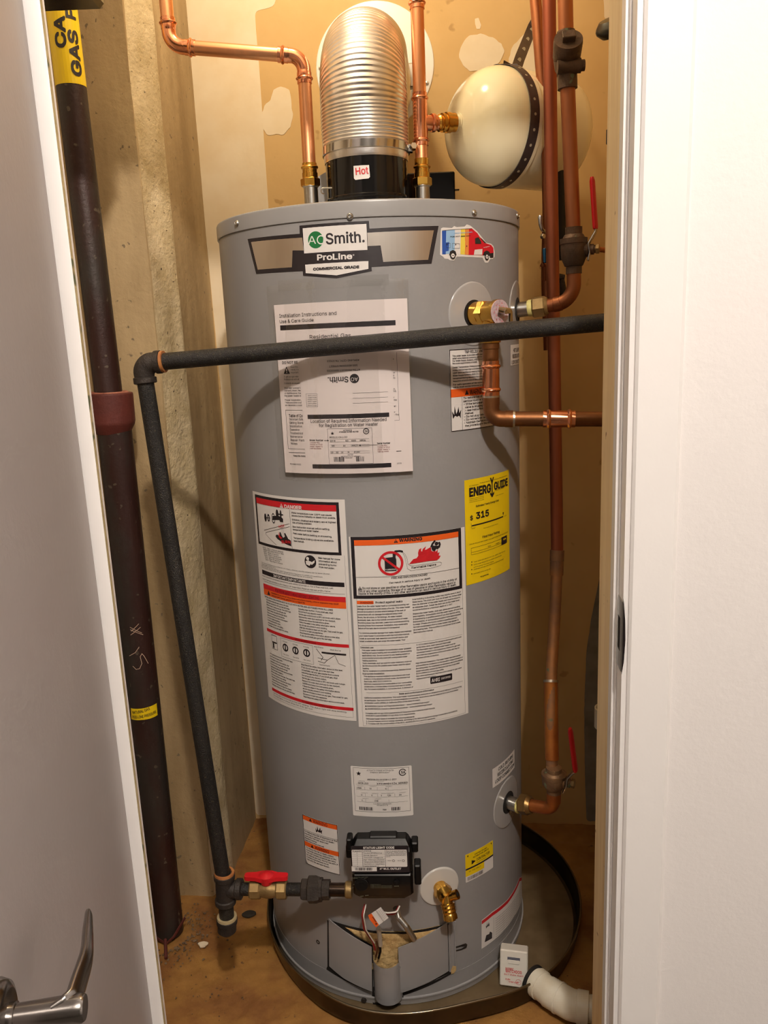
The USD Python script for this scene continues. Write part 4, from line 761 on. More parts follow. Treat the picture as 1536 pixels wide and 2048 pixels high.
# ---- small twin warning label above the gas control
FL = [(-4.5, -5), (-5.5, 1), (-3, -2), (-2.2, 5), (-.6, -1.5), (.8, 0), (2.6, 4.2), (3.2, -1), (5.8, 1.6), (4.8, -2.6), (5.2, -5), (3, -2.8), (.5, -3.6), (-1.8, -2.6)]
L = on_tank((520, 1480, 3.657)); c1 = [(310, 540), (565, 618), (588, 978), (345, 938)]; q4 = [L.p(*q) for q in c1]; s0 = (q4[0][0] + q4[3][0]) / 2; s1 = (q4[1][0] + q4[2][0]) / 2; t0 = (q4[0][1] + q4[1][1]) / 2; t1 = q4[2][1] - 2
L.frame(INK, s0, t1, s1, t0, .9, 2); w = s1 - s0
for k in (0, 1):
    tt_ = t0 - 1 - 53 * k; L.box(ORANGE, s0, tt_, s1, tt_ - 9, 0); L.text(INKDRED, (s0 + w * .32, tt_ - 7.4), (s0 + w * .74, tt_ - 7.4), 'WARNING', 6, True, 1, px=False); L.add(INK, Polygon([(s0 + w * .20, tt_ - 7.4), (s0 + w * .29, tt_ - 7.4), (s0 + w * .245, tt_ - 1.4)]), 1)
L.add(INK, affinity.translate(affinity.scale(Polygon(FL), 1.3, 1.4, origin=(0, 0)), s0 + w * .48, t0 - 19.5), 1); L.box(INK, s0, t0 - 29.5, s1, t0 - 29.9, 1)
col(L, s0 + 2, t0 - 34, w - 4, 4.6, ['To reduce the risk of explosion or fire', 'resulting in serious injury or death:', 'Use only CSA Intl approved', 'flexible tubing.', 'See instruction manual.'], 2.6, INK, True)
col(L, s0 + 3, t0 - 67, w - 5, 4.8, ['To reduce the risk of death, carbon', 'monoxide poisoning, explosion or fire', 'This unit contains a natural gas valve', 'for natural gas only. Not for use with LP.', 'Contact manufacturer for kit.', 'Use only the gas type shown.'], 2.6)
L.build(wh, 'gas_warning_label', Polygon([(s0, t1 + 6), (s0 + 5, t1), (s1, t1), (s1, t0), (s0, t0)]), PAPER)

# ---- relief valve label
L = on_tank((880, 640, 7.68)); a, b = L.p(140, 458), L.p(858, 1620); t1 = L.p(178, 1715)[1]
L.frame(INK, a[0], t1, b[0], a[1], 1.0, 1); w = b[0] - a[0]; L.text(INK, (a[0] + w * .28, a[1] - 6.5), (a[0] + w * .75, a[1] - 6.5), 'T&P RELIEF VALVE', 4.2, True, 1, px=False)
col(L, a[0] + 5, a[1] - 11, w - 10, 3.8, ['This water heater is provided with a temperature-pressure', 'relief valve listed as complying with the standard', 'For Water Supply Systems, ANSI Z21.22, and', 'the code requirements of ASME.'], 2.5, INK, True)
col(L, a[0] + 5, a[1] - 28.5, w - 10, 4.2, ['Install Temperature-Pressure protection required by local', 'codes, but not less than a combination valve certified', 'relief valve certified as meeting the requirements for', 'Water Supply Systems, ANSI Z21.22 by a nationally', 'recognized testing laboratory that maintains periodic', 'inspection of production of listed equipment.'], 2.5, INK, True)
col(L, a[0] + 5, a[1] - 55, w - 14, 4, ['For safe operation of the water heater, relief', 'valve must not be removed or plugged.'], 2.5, INK, True)
ot = L.p(160, 1068)[1]; L.box(ORANGE, a[0], ot, b[0], ot - 12.5); L.text(INK, (a[0] + w * .37, ot - 10.4), (a[0] + w * .72, ot - 10.4), 'WARNING', 8, True, 1, px=False); L.add(INK, Polygon([(a[0] + w * .27, ot - 10.2), (a[0] + w * .35, ot - 10.2), (a[0] + w * .31, ot - 2.6)]), 1)
L.box(INK, a[0] + w * .21, ot - 12.5, a[0] + w * .215, t1, 1); L.add(INK, affinity.translate(affinity.scale(Polygon(FL), 1.55, 2.0, origin=(0, 0)), a[0] + w * .105, ot - 36), 1)
col(L, a[0] + w * .24, ot - 16.5, w * .72, 4.9, ['To reduce risk of explosion or', 'serious injury or death:', '- If the temperature-pressure', '  valve is dripping, repair', '  - see instruction', '  manual', '- Do not plug valve', '- Do not remove valve', '- Maintain the valve as', '  the procedure in the manual'], 3.0, INK, True)
L.build(wh, 'relief_valve_label', sbox(a[0], t1, b[0], a[1]), PAPER)

# ---- loop connection labels, contractor label, flood warning, hot side label
L = on_tank((880, 1440, 4.042)); q = [L.p(*z_) for z_ in ((422, 385), (600, 248), (602, 402), (425, 528))]; s0 = q[0][0]; s1 = q[1][0]; tm = (q[0][1] + q[1][1]) / 2; tn = (q[2][1] + q[3][1]) / 2
w = s1 - s0
for k, (f0, f1, s) in enumerate(((.2, .88, 'COLD (RETURN)'), (.17, .9, 'RECIRCULATING'), (.08, .96, 'LOOP CONNECTION'))): L.text(INK, (s0 + w * f0, tm - 10.5 - 10.5 * k), (s0 + w * f1, tm - 10.5 - 10.5 * k), s, 6.4, True, 1, px=False)
L.build(wh, 'cold_return_label', sbox(s0, tn, s1, tm), PAPER)
q = [L.p(*z_) for z_ in ((202, 1082), (425, 978), (420, 1210), (202, 1305))]; s0, s1 = q[0][0], q[1][0]; tm = (q[0][1] + q[1][1]) / 2; tn = (q[2][1] + q[3][1]) / 2; w = s1 - s0
L.box(YELLOW, s0, tm, s1, tm - 29); L.box(YELLOW, s0, tm - 32, s0 + w * .64, tn + 12); L.box(INK, s0, tm - 29, s1, tm - 32, 1)
for x in (.08, .93): L.add(INK, Polygon([(s0 + w * x - 1.8, tm - 3), (s0 + w * x + 1.8, tm - 3), (s0 + w * x, tm - 7)]), 1)
L.add(INK, Polygon([(s0 + w * .2, tm - 16), (s0 + w * .2, tm - 25), (s0 + w * .34, tm - 20.5)]), 1); L.text(INK, (s0 + w * .36, tm - 22), (s0 + w * .86, tm - 22), 'CONTRACTOR', 5, True, 1, px=False); L.text(INK, (s0 + w * .3, tm - 8), (s0 + w * .76, tm - 8), 'CONTRACTOR HELP', 2.4, True, 1, px=False); L.text(INK, (s0 + w * .25, tm - 13), (s0 + w * .82, tm - 13), 'SCAN FOR INFO', 2.8, True, 1, px=False)
L.text(INK, (s0 + w * .1, tm - 38), (s0 + w * .52, tm - 38), 'IN THE FIELD', 2.4, False, 1, px=False); bars(L, s0 + w * .06, tn + 3, w * .52, 7, 8, INKL); L.text(INK, (s0 + w * .36, tm - 26.5), (s0 + w * .72, tm - 26.5), 'SUPPORT', 1.8, False, 1, px=False)
L.build(wh, 'contractor_label', sbox(s0, tn, s1, tm).buffer(-2).buffer(2), PAPER, label='small yellow and white label')
L = on_tank((880, 1740, 4.042)); 
pts = [L.p(*z_) for z_ in ((335, 405), (420, 335), (545, 235), (640, 60), (660, 50), (672, 195), (600, 370), (480, 525), (335, 637))]; G_ = Polygon(pts)
tl_ = [L.p(*z_) for z_ in ((335, 408), (420, 340), (545, 238), (640, 62), (658, 55))]; L.add(INKRED, Polygon([(p[0] + .3, p[1] - .8) for p in tl_] + [(p[0], p[1] - 8) for p in tl_[::-1]]).intersection(G_), 0)
L.line(INK, [(430, 382), (432, 552)], .4); L.add(INK, affinity.translate(affinity.scale(Polygon(FL), .9, 1.3, origin=(0, 0)), *L.p(383, 440)), 1); L.quad(INK, [(358, 582), (372, 525), (395, 515), (402, 495), (418, 505), (418, 550)], 1)
bs, bt_ = L.p(440, 385); es, et = L.p(655, 110)
for k in range(11):
    f = k * 5.0; x1 = es - 4
    L.text(INKL, (bs + 2, bt_ - 4 - f), (x1, bt_ - 4 - f + (et - bt_) * .72), 'Do not use this appliance if any part has been under water. Immediately call a qualified technician', 2.4, False, 1, px=False)
L.build(wh, 'flood_label', G_, PAPER, label='white label with a red stripe low on the right side')
L = on_tank(); sa, ta = L.p(1020.5, 690); sb_, tb_ = L.p(1037.5, 683); t1 = L.p(1022, 731)[1]
for k, s in enumerate(('HOT (SUPPLY)', 'RECIRCULATING', 'LOOP CONNECTION')): L.text(INK, (sa + 14 - 5 * k, ta - 12 - 10 * k), (sa + 70, ta - 12 - 10 * k), s, 6, True, 1, px=False)
L.build(wh, 'hot_supply_label', sbox(sa, t1, sa + 76, ta), PAPER)

# ---- burner access: opening with insulation, two flat wings and the channel between them
def wing(pts, R0, R1, n=14):
    """A sheet that stands off the tank: measured corners, R0 at the outer end and R1 at the channel."""
    pr = on_tank(R=RT + .008); g = Polygon([pr.p(*q) for q in pts]); pr.strip = 7; V, Fc, k = [], [], 0; x0, _, x1, _ = g.bounds
    for v, f in pr._poly(g):
        u_ = (v[:, 0] - x0) / (x1 - x0); rr = R0 + (R1 - R0) * u_; th = v[:, 0] / 1000 / pr_R
        V.append(np.c_[TC[0] + rr * np.sin(th), TC[1] - rr * np.cos(th), v[:, 1] / 1000]); Fc.append(f + k); k += len(v)
    V, Fc = np.vstack(V), np.vstack(Fc); r = np.hypot(V[:, 0] - TC[0], V[:, 1] - TC[1])[:, None]; c = np.array([TC[0], TC[1]]); V2 = V.copy(); V2[:, :2] = c + (V[:, :2] - c) * (r - .0014) / r
    ring = LineString(); e = []
    m = trimesh.Trimesh(V, Fc, process=False); m.merge_vertices(); Vm = np.array(m.vertices); Fm = np.array(m.faces); bd = trimesh.grouping.group_rows(m.edges_sorted, require_count=1); ed = m.edges[bd]
    r = np.hypot(Vm[:, 0] - TC[0], Vm[:, 1] - TC[1])[:, None]; Vi = Vm.copy(); Vi[:, :2] = c + (Vm[:, :2] - c) * (r - .0014) / r; N = len(Vm)
    side = np.vstack([np.c_[ed[:, 0], ed[:, 1], ed[:, 1] + N], np.c_[ed[:, 0], ed[:, 1] + N, ed[:, 0] + N]])
    return np.vstack([Vm, Vi]), np.vstack([Fm, Fm[:, ::-1] + N, side])
pr_R = RT + .008
c4 = (620, 1800, 4.518); cp = lambda *q: [(c4[0] + x / c4[2], c4[1] + y / c4[2]) for x, y in q]
for wg in (cp((160, 182), (565, 398), (568, 800), (300, 705), (162, 612)), cp((795, 405), (1250, 218), (1262, 655), (812, 812))):
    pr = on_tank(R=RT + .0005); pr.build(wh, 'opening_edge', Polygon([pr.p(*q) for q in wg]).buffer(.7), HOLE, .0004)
part(wh, 'access_wing', wing(cp((160, 182), (565, 398), (568, 800), (300, 705), (162, 612)), RT + .004, RT + .016), GREY, 20)
part(wh, 'access_wing', wing(cp((795, 405), (1250, 218), (1262, 655), (812, 812)), RT + .016, RT + .004), GREY, 20)
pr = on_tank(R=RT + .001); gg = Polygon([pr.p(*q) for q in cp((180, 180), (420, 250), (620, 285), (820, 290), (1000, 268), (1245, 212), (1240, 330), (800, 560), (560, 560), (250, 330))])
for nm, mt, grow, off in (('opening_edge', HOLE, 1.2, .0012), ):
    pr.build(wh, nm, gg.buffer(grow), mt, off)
pr2 = on_tank(R=RT + .002); g2 = Polygon([pr2.p(*q) for q in cp((300, 236), (480, 280), (640, 300), (820, 302), (1000, 285), (1190, 245), (1180, 330), (830, 420), (800, 620), (700, 640), (568, 600), (560, 410), (420, 330))])
rows_ = []; x0, y0, x1, y1 = g2.bounds
gx, gy = np.meshgrid(np.linspace(x0, x1, 90), np.linspace(y0, y1, 60)); ins = shapely.contains_xy(g2, gx, gy); dd_ = shapely.distance(shapely.points(gx, gy), g2.exterior); hgt = np.where(ins, np.minimum(dd_ / 7, 1) ** .5, 0) * (.0015 + .0045 * meshkit.fbm(np.stack([gx / 9, gy / 9, gx * 0], -1), 4, 3)) - .001
th_ = gx / 1000 / (RT + .002); rr_ = RT + .002 + hgt
part(wh, 'insulation', strip_surface(np.stack([TC[0] + rr_ * np.sin(th_), TC[1] - rr_ * np.cos(th_), gy / 1000], -1)), FOAM, True, label='tan fibre insulation')
thc, zc1 = tank_tz(*cp((690, 590))[0], RT + .02); _, zc0 = tank_tz(*cp((690, 935))[0], RT + .02); cr = .0255
def channel(r, zt, zbm, dip):
    rows = []
    for z in np.linspace(zbm, zt, 12):
        row = []
        for a in np.linspace(-math.pi / 2, math.pi / 2, 25):
            zz = z + (dip * math.cos(a) if z == zt else 0); o = tank_p(thc, zz, RT + .004); row.append(o + radial(thc) * (r * math.cos(a)) + np.array([math.cos(thc), math.sin(thc), 0]) * r * math.sin(a))
        rows.append(row)
    return strip_surface(rows)
part(wh, 'access_channel', channel(cr, zc1 + .006, zc0 + .004, -.004), GREY, 40)
part(wh, 'channel_rib', channel(cr + .0012, zc1 - .006, zc1 - .010, 0), GREY, 40); part(wh, 'channel_rib', channel(cr + .0012, zc0 + .020, zc0 + .016, 0), GREY, 40)
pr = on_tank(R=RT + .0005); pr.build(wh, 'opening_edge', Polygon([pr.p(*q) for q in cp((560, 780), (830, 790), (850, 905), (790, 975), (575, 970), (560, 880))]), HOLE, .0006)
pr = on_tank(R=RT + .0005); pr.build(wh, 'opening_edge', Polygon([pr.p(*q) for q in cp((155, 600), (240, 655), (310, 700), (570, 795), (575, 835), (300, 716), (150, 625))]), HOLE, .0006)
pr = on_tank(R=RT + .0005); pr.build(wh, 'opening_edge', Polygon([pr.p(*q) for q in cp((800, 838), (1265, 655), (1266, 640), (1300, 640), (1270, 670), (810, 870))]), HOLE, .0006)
pr = on_tank(R=RT + .0005); pr.build(wh, 'foam_bead', Polygon([pr.p(*q) for q in cp((1282, 580), (1312, 585), (1312, 620), (1290, 650), (1266, 655), (1266, 620))]), FOAM, .004)
pr = on_tank(R=RT + .0005); pr.build(wh, 'embossed_slot', Polygon([pr.p(*q) for q in cp((1312, 420), (1360, 405), (1405, 388), (1420, 400), (1412, 430), (1365, 450), (1318, 462), (1318, 450), (1365, 438), (1400, 415), (1360, 420), (1316, 432))]), IRONFIT, .0008)
rib_ = [tank_p(*tank_tz(*q)) for q in cp((1252, 215), (1266, 640))]; part(wh, 'access_rib', sweep([rib_[0] + radial(.35) * .001, rib_[1] + radial(.35) * .001], .0022, 10), GREY)
rib_ = [tank_p(*tank_tz(*q)) for q in cp((1306, 190), (1312, 600))]; part(wh, 'access_rib', sweep([rib_[0] + radial(.42) * .0005, rib_[1] + radial(.42) * .0005], .0018, 10), GREY)
# ================================================================ manual pouch taped to the tank
RPG = RT + .007
GLASSY = usdkit.material(stage, '/World/Looks/clear_pouch', {'t': ('transparent_bsdf', {'color': (.985, .985, .98)}), 'g': ('glossy_bsdf', {'roughness': .10, 'color': (1, 1, 1)}), 'm': ('mix_closure', {'fac': .07}),
    'ge': ('geometry', {}), 'n': ('noise_texture', {'scale': 26.0, 'detail': 3}), 'b': ('bump', {'distance': .002, 'strength': 1.0})}, [('ge.position', 'n.vector'), ('n.fac', 'b.height'), ('b.normal', 'g.normal'), ('t.BSDF', 'm.closure1'), ('g.BSDF', 'm.closure2')], surface='m.closure')
cpx = lambda pr, q: pr.p(*q)
pb = tank_p(-.12, .99, RT)
po = thing('manual_pouch', pb, 'clear plastic pouch holding the installation booklet, stuck to the tank behind the black pipe', 'pouch')
L = on_tank((500, 560, 4.267), RPG)
def curved(pr, g, R0, R1, wav=0.0, ez=None, n=40, m=30):
    """A sheet between R0 (middle) and R1 (side edges), with a wave along its bottom."""
    x0, y0, x1, y1 = g.bounds; rows = []
    for j in range(m + 1):
        t = j / m; row = []
        for i in range(n + 1):
            s = i / n; x = x0 + (x1 - x0) * s; y = y0 + (y1 - y0) * t; R = R0 + (R1 - R0) * abs(2 * s - 1) ** 3 + wav * math.sin(s * 3.4 + .4) * (1 - t) ** 2
            th = x / 1000 / RPG; row.append(np.array([TC[0] + R * math.sin(th), TC[1] - R * math.cos(th), y / 1000]))
        rows.append(row)
    return strip_surface(rows)
qb = [L.p(*q) for q in ((212, 200), (1355, 171), (1375, 1640), (300, 1630))]; bs0 = (qb[0][0] * .6 + qb[3][0] * .4); bs1 = (qb[1][0] + qb[2][0]) / 2; bt0 = (qb[0][1] + qb[1][1]) / 2; bt1 = (qb[2][1] + qb[3][1]) / 2
for k in range(3):
    part(po, 'page', curved(L, sbox(bs0 + .3 * k, bt1 + .4 * k, bs1 - .3 * k, bt0), RPG - .0012 * k - .0004, RPG - .0012 * k + .0004), PAPER2, True)
L.to3 = (lambda v, o: np.c_[TC[0] + (RPG + .0009 + o) * np.sin(v[:, 0] / 1000 / RPG), TC[1] - (RPG + .0009 + o) * np.cos(v[:, 0] / 1000 / RPG), v[:, 1] / 1000])
def TL(p0, p1, s, h, bold=False, ink=INK, flip=False):
    a, b = L.p(*p0), L.p(*p1); b = np.array([b[0], a[1]]); L.text(ink, a, b, s, L.mm(p0[0], p0[1], h), bold, 1, px=False)
TL((256, 322), (744, 316), 'Installation Instructions and', 30); TL((258, 368), (550, 370), 'Use & Care Guide', 27)
def LB(p0, p1, h): a, b = L.p(*p0), L.p(*p1); L.box(INK, a[0], a[1], b[0], a[1] - L.mm(p0[0], p0[1], h))
LB((262, 388), (1240, 352), 42); TL((512, 503), (866, 490), 'Residential Gas', 34)
TL((280, 716), (414, 716), 'DO NOT RE', 22, True); tri(L, INK, 318, 772, 56, 0, PAPER2)
for y, x1, s in ((750, 415, 'Read this'), (772, 420, 'manual, it is'), (796, 418, 'important'), (832, 420, 'To get your gas water'), (855, 425, 'Professional with all'), (888, 430, 'Contacts an expert'), (928, 435, 'If you need Technical S'), (950, 437, 'warranty sheet, the'), (972, 440, 'or maintenance, the'), (994, 442, 'the water heater is'), (1030, 443, 'Proper installation,'), (1052, 445, 'These and other prod'), (1074, 450, 'are necessary, could')): TL((292 + (y - 750) * .04 + (60 if y < 800 else 0), y), (x1, y), s, 15)
tq = L.p(308, 1108); tb_ = L.p(335, 1440); tx = L.p(520, 1300)[0]; L.frame(INK, tq[0], tb_[1], tx + 20, tq[1], .5)
TL((338, 1168), (455, 1168), 'Table of Co', 24, True)
for k, s in enumerate(('Important Safe', 'Getting Started', 'Installation', 'Operation', 'Troubleshoot', 'Maintenance', 'Repair Parts ...', 'Notes')): TL((340 + 2 * k, 1196 + 29.5 * k), (340 + 2 * k + 8.6 * len(s), 1196), s, 19)
LB((336, 1468), (482, 1474), 4); TL((376, 1504), (490, 1504), 'Keep this manual', 14, True); TL((348, 1574), (442, 1574), 'Printed 0221', 13)
rx = L.p(1232, 620); L.box(INK, rx[0] + 3, L.p(1275, 1195)[1], rx[0] + 3.4, L.p(1252, 615)[1]); L.box(INK, L.p(1232, 1197)[0], L.p(1275, 1197)[1], rx[0] + 3.4, L.p(1275, 1197)[1] + .4)
for y, s in ((680, 'e'), (796, 'ar'), (820, 'e'), (842, 'nb'), (935, 'n,'), (955, 'ld.'), (1008, 'r'), (1030, 'the'), (1082, 'al-'), (1132, 'e-'), (1155, '-fire')): TL((1218 + (y - 680) * .02, y), (1218 + (y - 680) * .02 + 9 * len(s), y), s, 15)
LB((1248, 1458), (1290, 1460), 5); TL((1252, 1570), (1292, 1570), '60018', 12)
L.build(po, 'booklet', sbox(bs0, bt1, bs1, bt0), PAPER2)
# the registration card, tucked in upside down
L2 = on_tank((500, 560, 4.267), RPG); L2.to3 = (lambda v, o: np.c_[TC[0] + (RPG + .0022 + o) * np.sin(v[:, 0] / 1000 / RPG), TC[1] - (RPG + .0022 + o) * np.cos(v[:, 0] / 1000 / RPG), v[:, 1] / 1000])
k0 = L2.p(420, 640); k1 = L2.p(490, 1600); cs0 = (k0[0] * .5 + k1[0] * .5); cs1 = L2.p(1222, 1200)[0]
def TC2(p0, p1, s, h, bold=False, ink=INK, flip=False):
    a, b = L2.p(*p0), L2.p(*p1); b = np.array([b[0], a[1]])
    if flip: a, b = b + (0, L2.mm(p0[0], p0[1], h)), a + (0, L2.mm(p0[0], p0[1], h))
    L2.text(ink, a, b, s, L2.mm(p0[0], p0[1], h), bold, 1, px=False)
TC2((662, 700), (936, 690), 'ASHLAND CITY, TN 37015', 15, True, INK, True); TC2((680, 744), (922, 738), '100 ADDISON STREET', 15, True, INK, True); TC2((662, 782), (942, 774), 'ATTN: PRODUCT SERVICES', 15, True, INK, True)
L2.disc(INK, 893, 840, 40, 0); TC2((862, 862), (924, 858), 'AO', 30, False, PAPER2, True); TC2((668, 876), (846, 866), 'Smith.', 46, True, INK, True)
for y in (966, 1010, 1052):
    a, b = L2.p(880, y), L2.p(1176, y - 18); L2.box(INK, a[0], a[1], b[0], a[1] + .35)
a, b = L2.p(484, 970), L2.p(586, 1082); L2.frame(INK, a[0], b[1], b[0], a[1], .35)
for k, s in enumerate(('POSTAGE', 'REQUIRED', 'Post Office', 'will not', 'deliver', 'without postage')): TC2((500, 990 + 17 * k), (574, 990), s, 9, False, INK, True)
a, b = L2.p(498, 1148), L2.p(1185, 1120); L2.box(INK, a[0], a[1], b[0], a[1] - L2.mm(498, 1148, 36)); a, b = L2.p(540, 1570), L2.p(1204, 1565); L2.box(INK, a[0], a[1], b[0], a[1] - L2.mm(540, 1570, 36))
TC2((524, 1216), (1166, 1196), 'Location of Required Information Needed', 27, True, INKL); TC2((596, 1252), (1094, 1236), 'for Registration on Water Heater', 27, True, INKL)
a, b = L2.p(664, 1268), L2.p(1055, 1562); L2.frame(INK, a[0], b[1], b[0], a[1], .4); W_, H_ = b[0] - a[0], a[1] - b[1]
def TR(fx, fy, fx1, s, h, bold=False): L2.text(INK, (a[0] + W_ * fx, a[1] - H_ * fy), (a[0] + W_ * fx1, a[1] - H_ * fy), s, h, bold, 1, px=False)
TR(.36, .07, .56, 'AUTOMATIC', 2.2, True); TR(.27, .115, .7, 'STORAGE WATER HEATER', 2.2, True)
L2.add(INK, Polygon([(a[0] + W_ * .115 + 3 * (1 if k % 2 == 0 else .4) * math.sin(k * math.pi / 5), a[1] - H_ * .13 + 3 * (1 if k % 2 == 0 else .4) * math.cos(k * math.pi / 5)) for k in range(10)]), 1)
cs = np.array([a[0] + W_ * .87, a[1] - H_ * .09]); L2.add(INK, shapely.Point(*cs).buffer(4.6).difference(shapely.Point(*cs).buffer(3.5)), 1); L2.text(INK, cs + (-2, -1.7), cs + (2.6, -1.7), 'SA', 3.6, True, 1, px=False)
TR(.04, .26, .45, 'ANSI Z21.10.1-CSA 4.1-2019', 2.4, True)
for f in (.30, .375, .46, .52, .64, .70): L2.box(INK, a[0] + W_ * .04, a[1] - H_ * f, a[0] + W_ * .93, a[1] - H_ * f + .25, 1)
for f, it in ((.36, ((.05, .18, 'GCR-50'), (.4, .47, '50'), (.53, .64, '40000'), (.72, .86, 'SERIAL'))), (.50, ((.08, .15, '1000'), (.34, .40, '30'), (.52, .68, 'CAPACITY'))), (.685, ((.05, .11, '5.00'), (.17, .23, '10.50'), (.29, .34, '3.50'), (.44, .48, '50'), (.58, .72, 'BTU INPUT')))):
    for f0, f1, s in it: TR(f0, f, f1, s, 2.2, True)
TR(.44, .75, .56, 'MADE IN USA', 1.6); TR(.28, .80, .72, 'PRODUCTS COMPANY', 1.8); TR(.36, .84, .54, 'TENNESSEE', 1.6)
bars(L2, a[0] + W_ * .11, a[1] - H_ * .93, W_ * .25, 7.5, 21); bars(L2, a[0] + W_ * .62, a[1] - H_ * .93, W_ * .18, 7.5, 22)
TC2((516, 1372), (632, 1368), 'Model Number', 15, True); TC2((1085, 1400), (1196, 1396), 'Serial Number', 15, True)
for k, s in enumerate(('Locate this', 'number on YOUR', 'water heater\'s', 'rating plate.')): TC2((520, 1390 + 16.5 * k), (520 + 7.4 * len(s), 1390), s, 11, False, INKDRED); TC2((1088, 1418 + 16.5 * k), (1088 + 7.4 * len(s), 1418), s, 11, False, INKDRED)
aa = L2.p(640, 1367); L2.box(INK, aa[0], aa[1] - .3, aa[0] + 6, aa[1] + .3, 2); L2.add(INK, Polygon([(aa[0] + 5, aa[1] - 1.3), (aa[0] + 5, aa[1] + 1.3), (aa[0] + 8, aa[1])]), 2)
aa = L2.p(930, 1409); L2.box(INK, aa[0], aa[1] - .25, aa[0] + 28, aa[1] + .25, 2); L2.add(INK, Polygon([(aa[0] + 3, aa[1] - 1.3), (aa[0] + 3, aa[1] + 1.3), (aa[0], aa[1])]), 2)
L2.build(po, 'registration_card', sbox(cs0, bt1 + .6, cs1, L2.p(600, 530)[1]), PAPER2)
Lp = on_tank((500, 560, 4.267), RPG + .003); g0 = [Lp.p(*q) for q in ((196, 66), (1347, -40), (1415, 1660), (232, 1737))]
sl = sbox(min(g0[0][0], g0[3][0]) + 1, (g0[2][1] + g0[3][1]) / 2, g0[2][0], (g0[0][1] + g0[1][1]) / 2)
part(po, 'clear_sleeve', curved(Lp, sl, RPG + .0042, RT + .0016, .004), GLASSY, True)
part(po, 'tape', (lambda s0, s1, t: strip_surface([[tank_p(s / 1000 / RPG, z, RT + .0010) for s in np.linspace(s0, s1, 12)] for z in (t, t + .016)]))(sl.bounds[0] + 24, sl.bounds[2] - 30, sl.bounds[3] / 1000 - .009), GLASSY, True)

# ================================================================ gas control on the front of the tank
GD = unit(np.array([-.06, -1, 0])); GX = np.array([-GD[1], GD[0], 0])             # faces the room; to the right
yF = 1.150
def gp_(x, y, back=0.0): return at_y(x, y, yF) - GD * back
ctrl = thing('gas_control_valve', tank_p(-.1, .20, RT), 'black gas control box with a status light label, at the foot of the tank', 'gas control')
tl_, tr_, bl_ = gp_(700, 1692), gp_(823, 1688), gp_(700, 1808); cw = np.linalg.norm((tr_ - tl_)[:2]); czt, czb = tl_[2], bl_[2]; cc = (tl_ + tr_) / 2 * [1, 1, 0]
def cbox(x0, x1, z0, z1, d0, d1, bev=.003): return obox(cc + GX * (x0 + x1) / 2 - GD * (d0 + d1) / 2 + EZ * (z0 + z1) / 2, GX, -GD, abs(x1 - x0) / 2, abs(d1 - d0) / 2, abs(z1 - z0) / 2, bev)
hw = cw / 2; zsp = gp_(760, 1748)[2]
part(ctrl, 'upper_cover', hull(np.vstack([cbox(-hw, hw, zsp, czt - .010, 0, .036, .004)[0], cbox(-hw + .006, hw - .006, zsp, czt + .001, .010, .036, .004)[0]])), BLACKP, 25)
part(ctrl, 'lower_housing', hull(np.vstack([cbox(-hw, hw, czb + .010, zsp - .001, .002, .05, .004)[0], cbox(-hw + .012, hw - .012, czb, zsp - .001, .006, .05, .004)[0]])), BLACKG, 25)
part(ctrl, 'top_lug', cbox(-.02, .026, czt - .004, czt + .0035, .016, .034, .002), BLACKP, 25); part(ctrl, 'mounting_body', cbox(-hw + .018, hw - .018, czb + .02, czt - .034, .034, .105, .004), BLACKP, 25)
for nm, x0, x1, za, zb_, d in (('side_clip', hw - .001, hw + .010, 1696, 1716, .012), ('side_clip', hw + .002, hw + .013, 1748, 1788, .020), ('side_clip', -hw - .008, -hw + .001, 1690, 1714, .014), ('side_clip', -hw - .011, -hw + .001, 1712, 1738, .026)):
    part(ctrl, nm, cbox(x0, x1, gp_(760, zb_)[2], gp_(760, za)[2], d, d + .022, .002), BLACKP, 25)
part(ctrl, 'side_seam', cbox(hw - .002, hw + .001, czb + .012, czt - .02, .030, .036, .0005), M('seam_grey', (120, 116, 108), .5), False)
so, sn = cc + EZ * 0, GD
L = on_plane(cc + EZ * (zsp + .002) + GD * .0006, GX, EZ, GD, (660, 1660, 7.68))
a, b = L.p(330, 245), L.p(1222, 650)
L.text(PAPER, (510, 284), (990, 278), 'STATUS LIGHT CODE', 30, True, 1, heavy=.15)
wl_, wr_ = L.p(330, 300), L.p(1190, 560); L.add(PAPER, sbox(wl_[0], wr_[1], wr_[0], wl_[1]).buffer(-2).buffer(2), 0)
lb0, lb1 = L.p(332, 560), L.p(722, 628); L.add(PAPER, sbox(lb0[0], lb1[1], lb1[0], lb0[1] + 1), 0); x1_, x2_ = L.p(500, 400)[0], L.p(850, 400)[0]
L.box(INK, x1_ - .25, wr_[1], x1_ + .25, wl_[1], 1); L.box(INK, x2_ - .25, wr_[1], x2_ + .25, wl_[1], 1); L.text(INK, (344, 326), (486, 326), 'FLASHES', 15, True, 2); L.text(INK, (514, 324), (634, 322), 'STATUS', 15, True, 2)
rh = (wl_[1] - wr_[1]) / 8
for k, s in enumerate(('Control OFF/Pilot Out', 'Normal Operation', 'Thermopile Voltage Low', 'High Temperature Shutdown', 'Temperature Sensor Failure', 'Gas Control or Valve Failure', 'Flame Sense Error')):
    t = wl_[1] - rh * (k + 1); L.box(INKL, wl_[0], t - .1, x2_, t + .1, 1); L.text(INK, (x1_ + 1.5, t - rh * .76), (x1_ + 1.5 + min(1.46 * len(s), x2_ - x1_ - 3), t - rh * .76), s, rh * .52, False, 2, px=False); L.text(INK, ((wl_[0] + x1_) / 2 - .5, t - rh * .76), ((wl_[0] + x1_) / 2 + .6, t - rh * .76), str(k), rh * .5, True, 2, px=False)
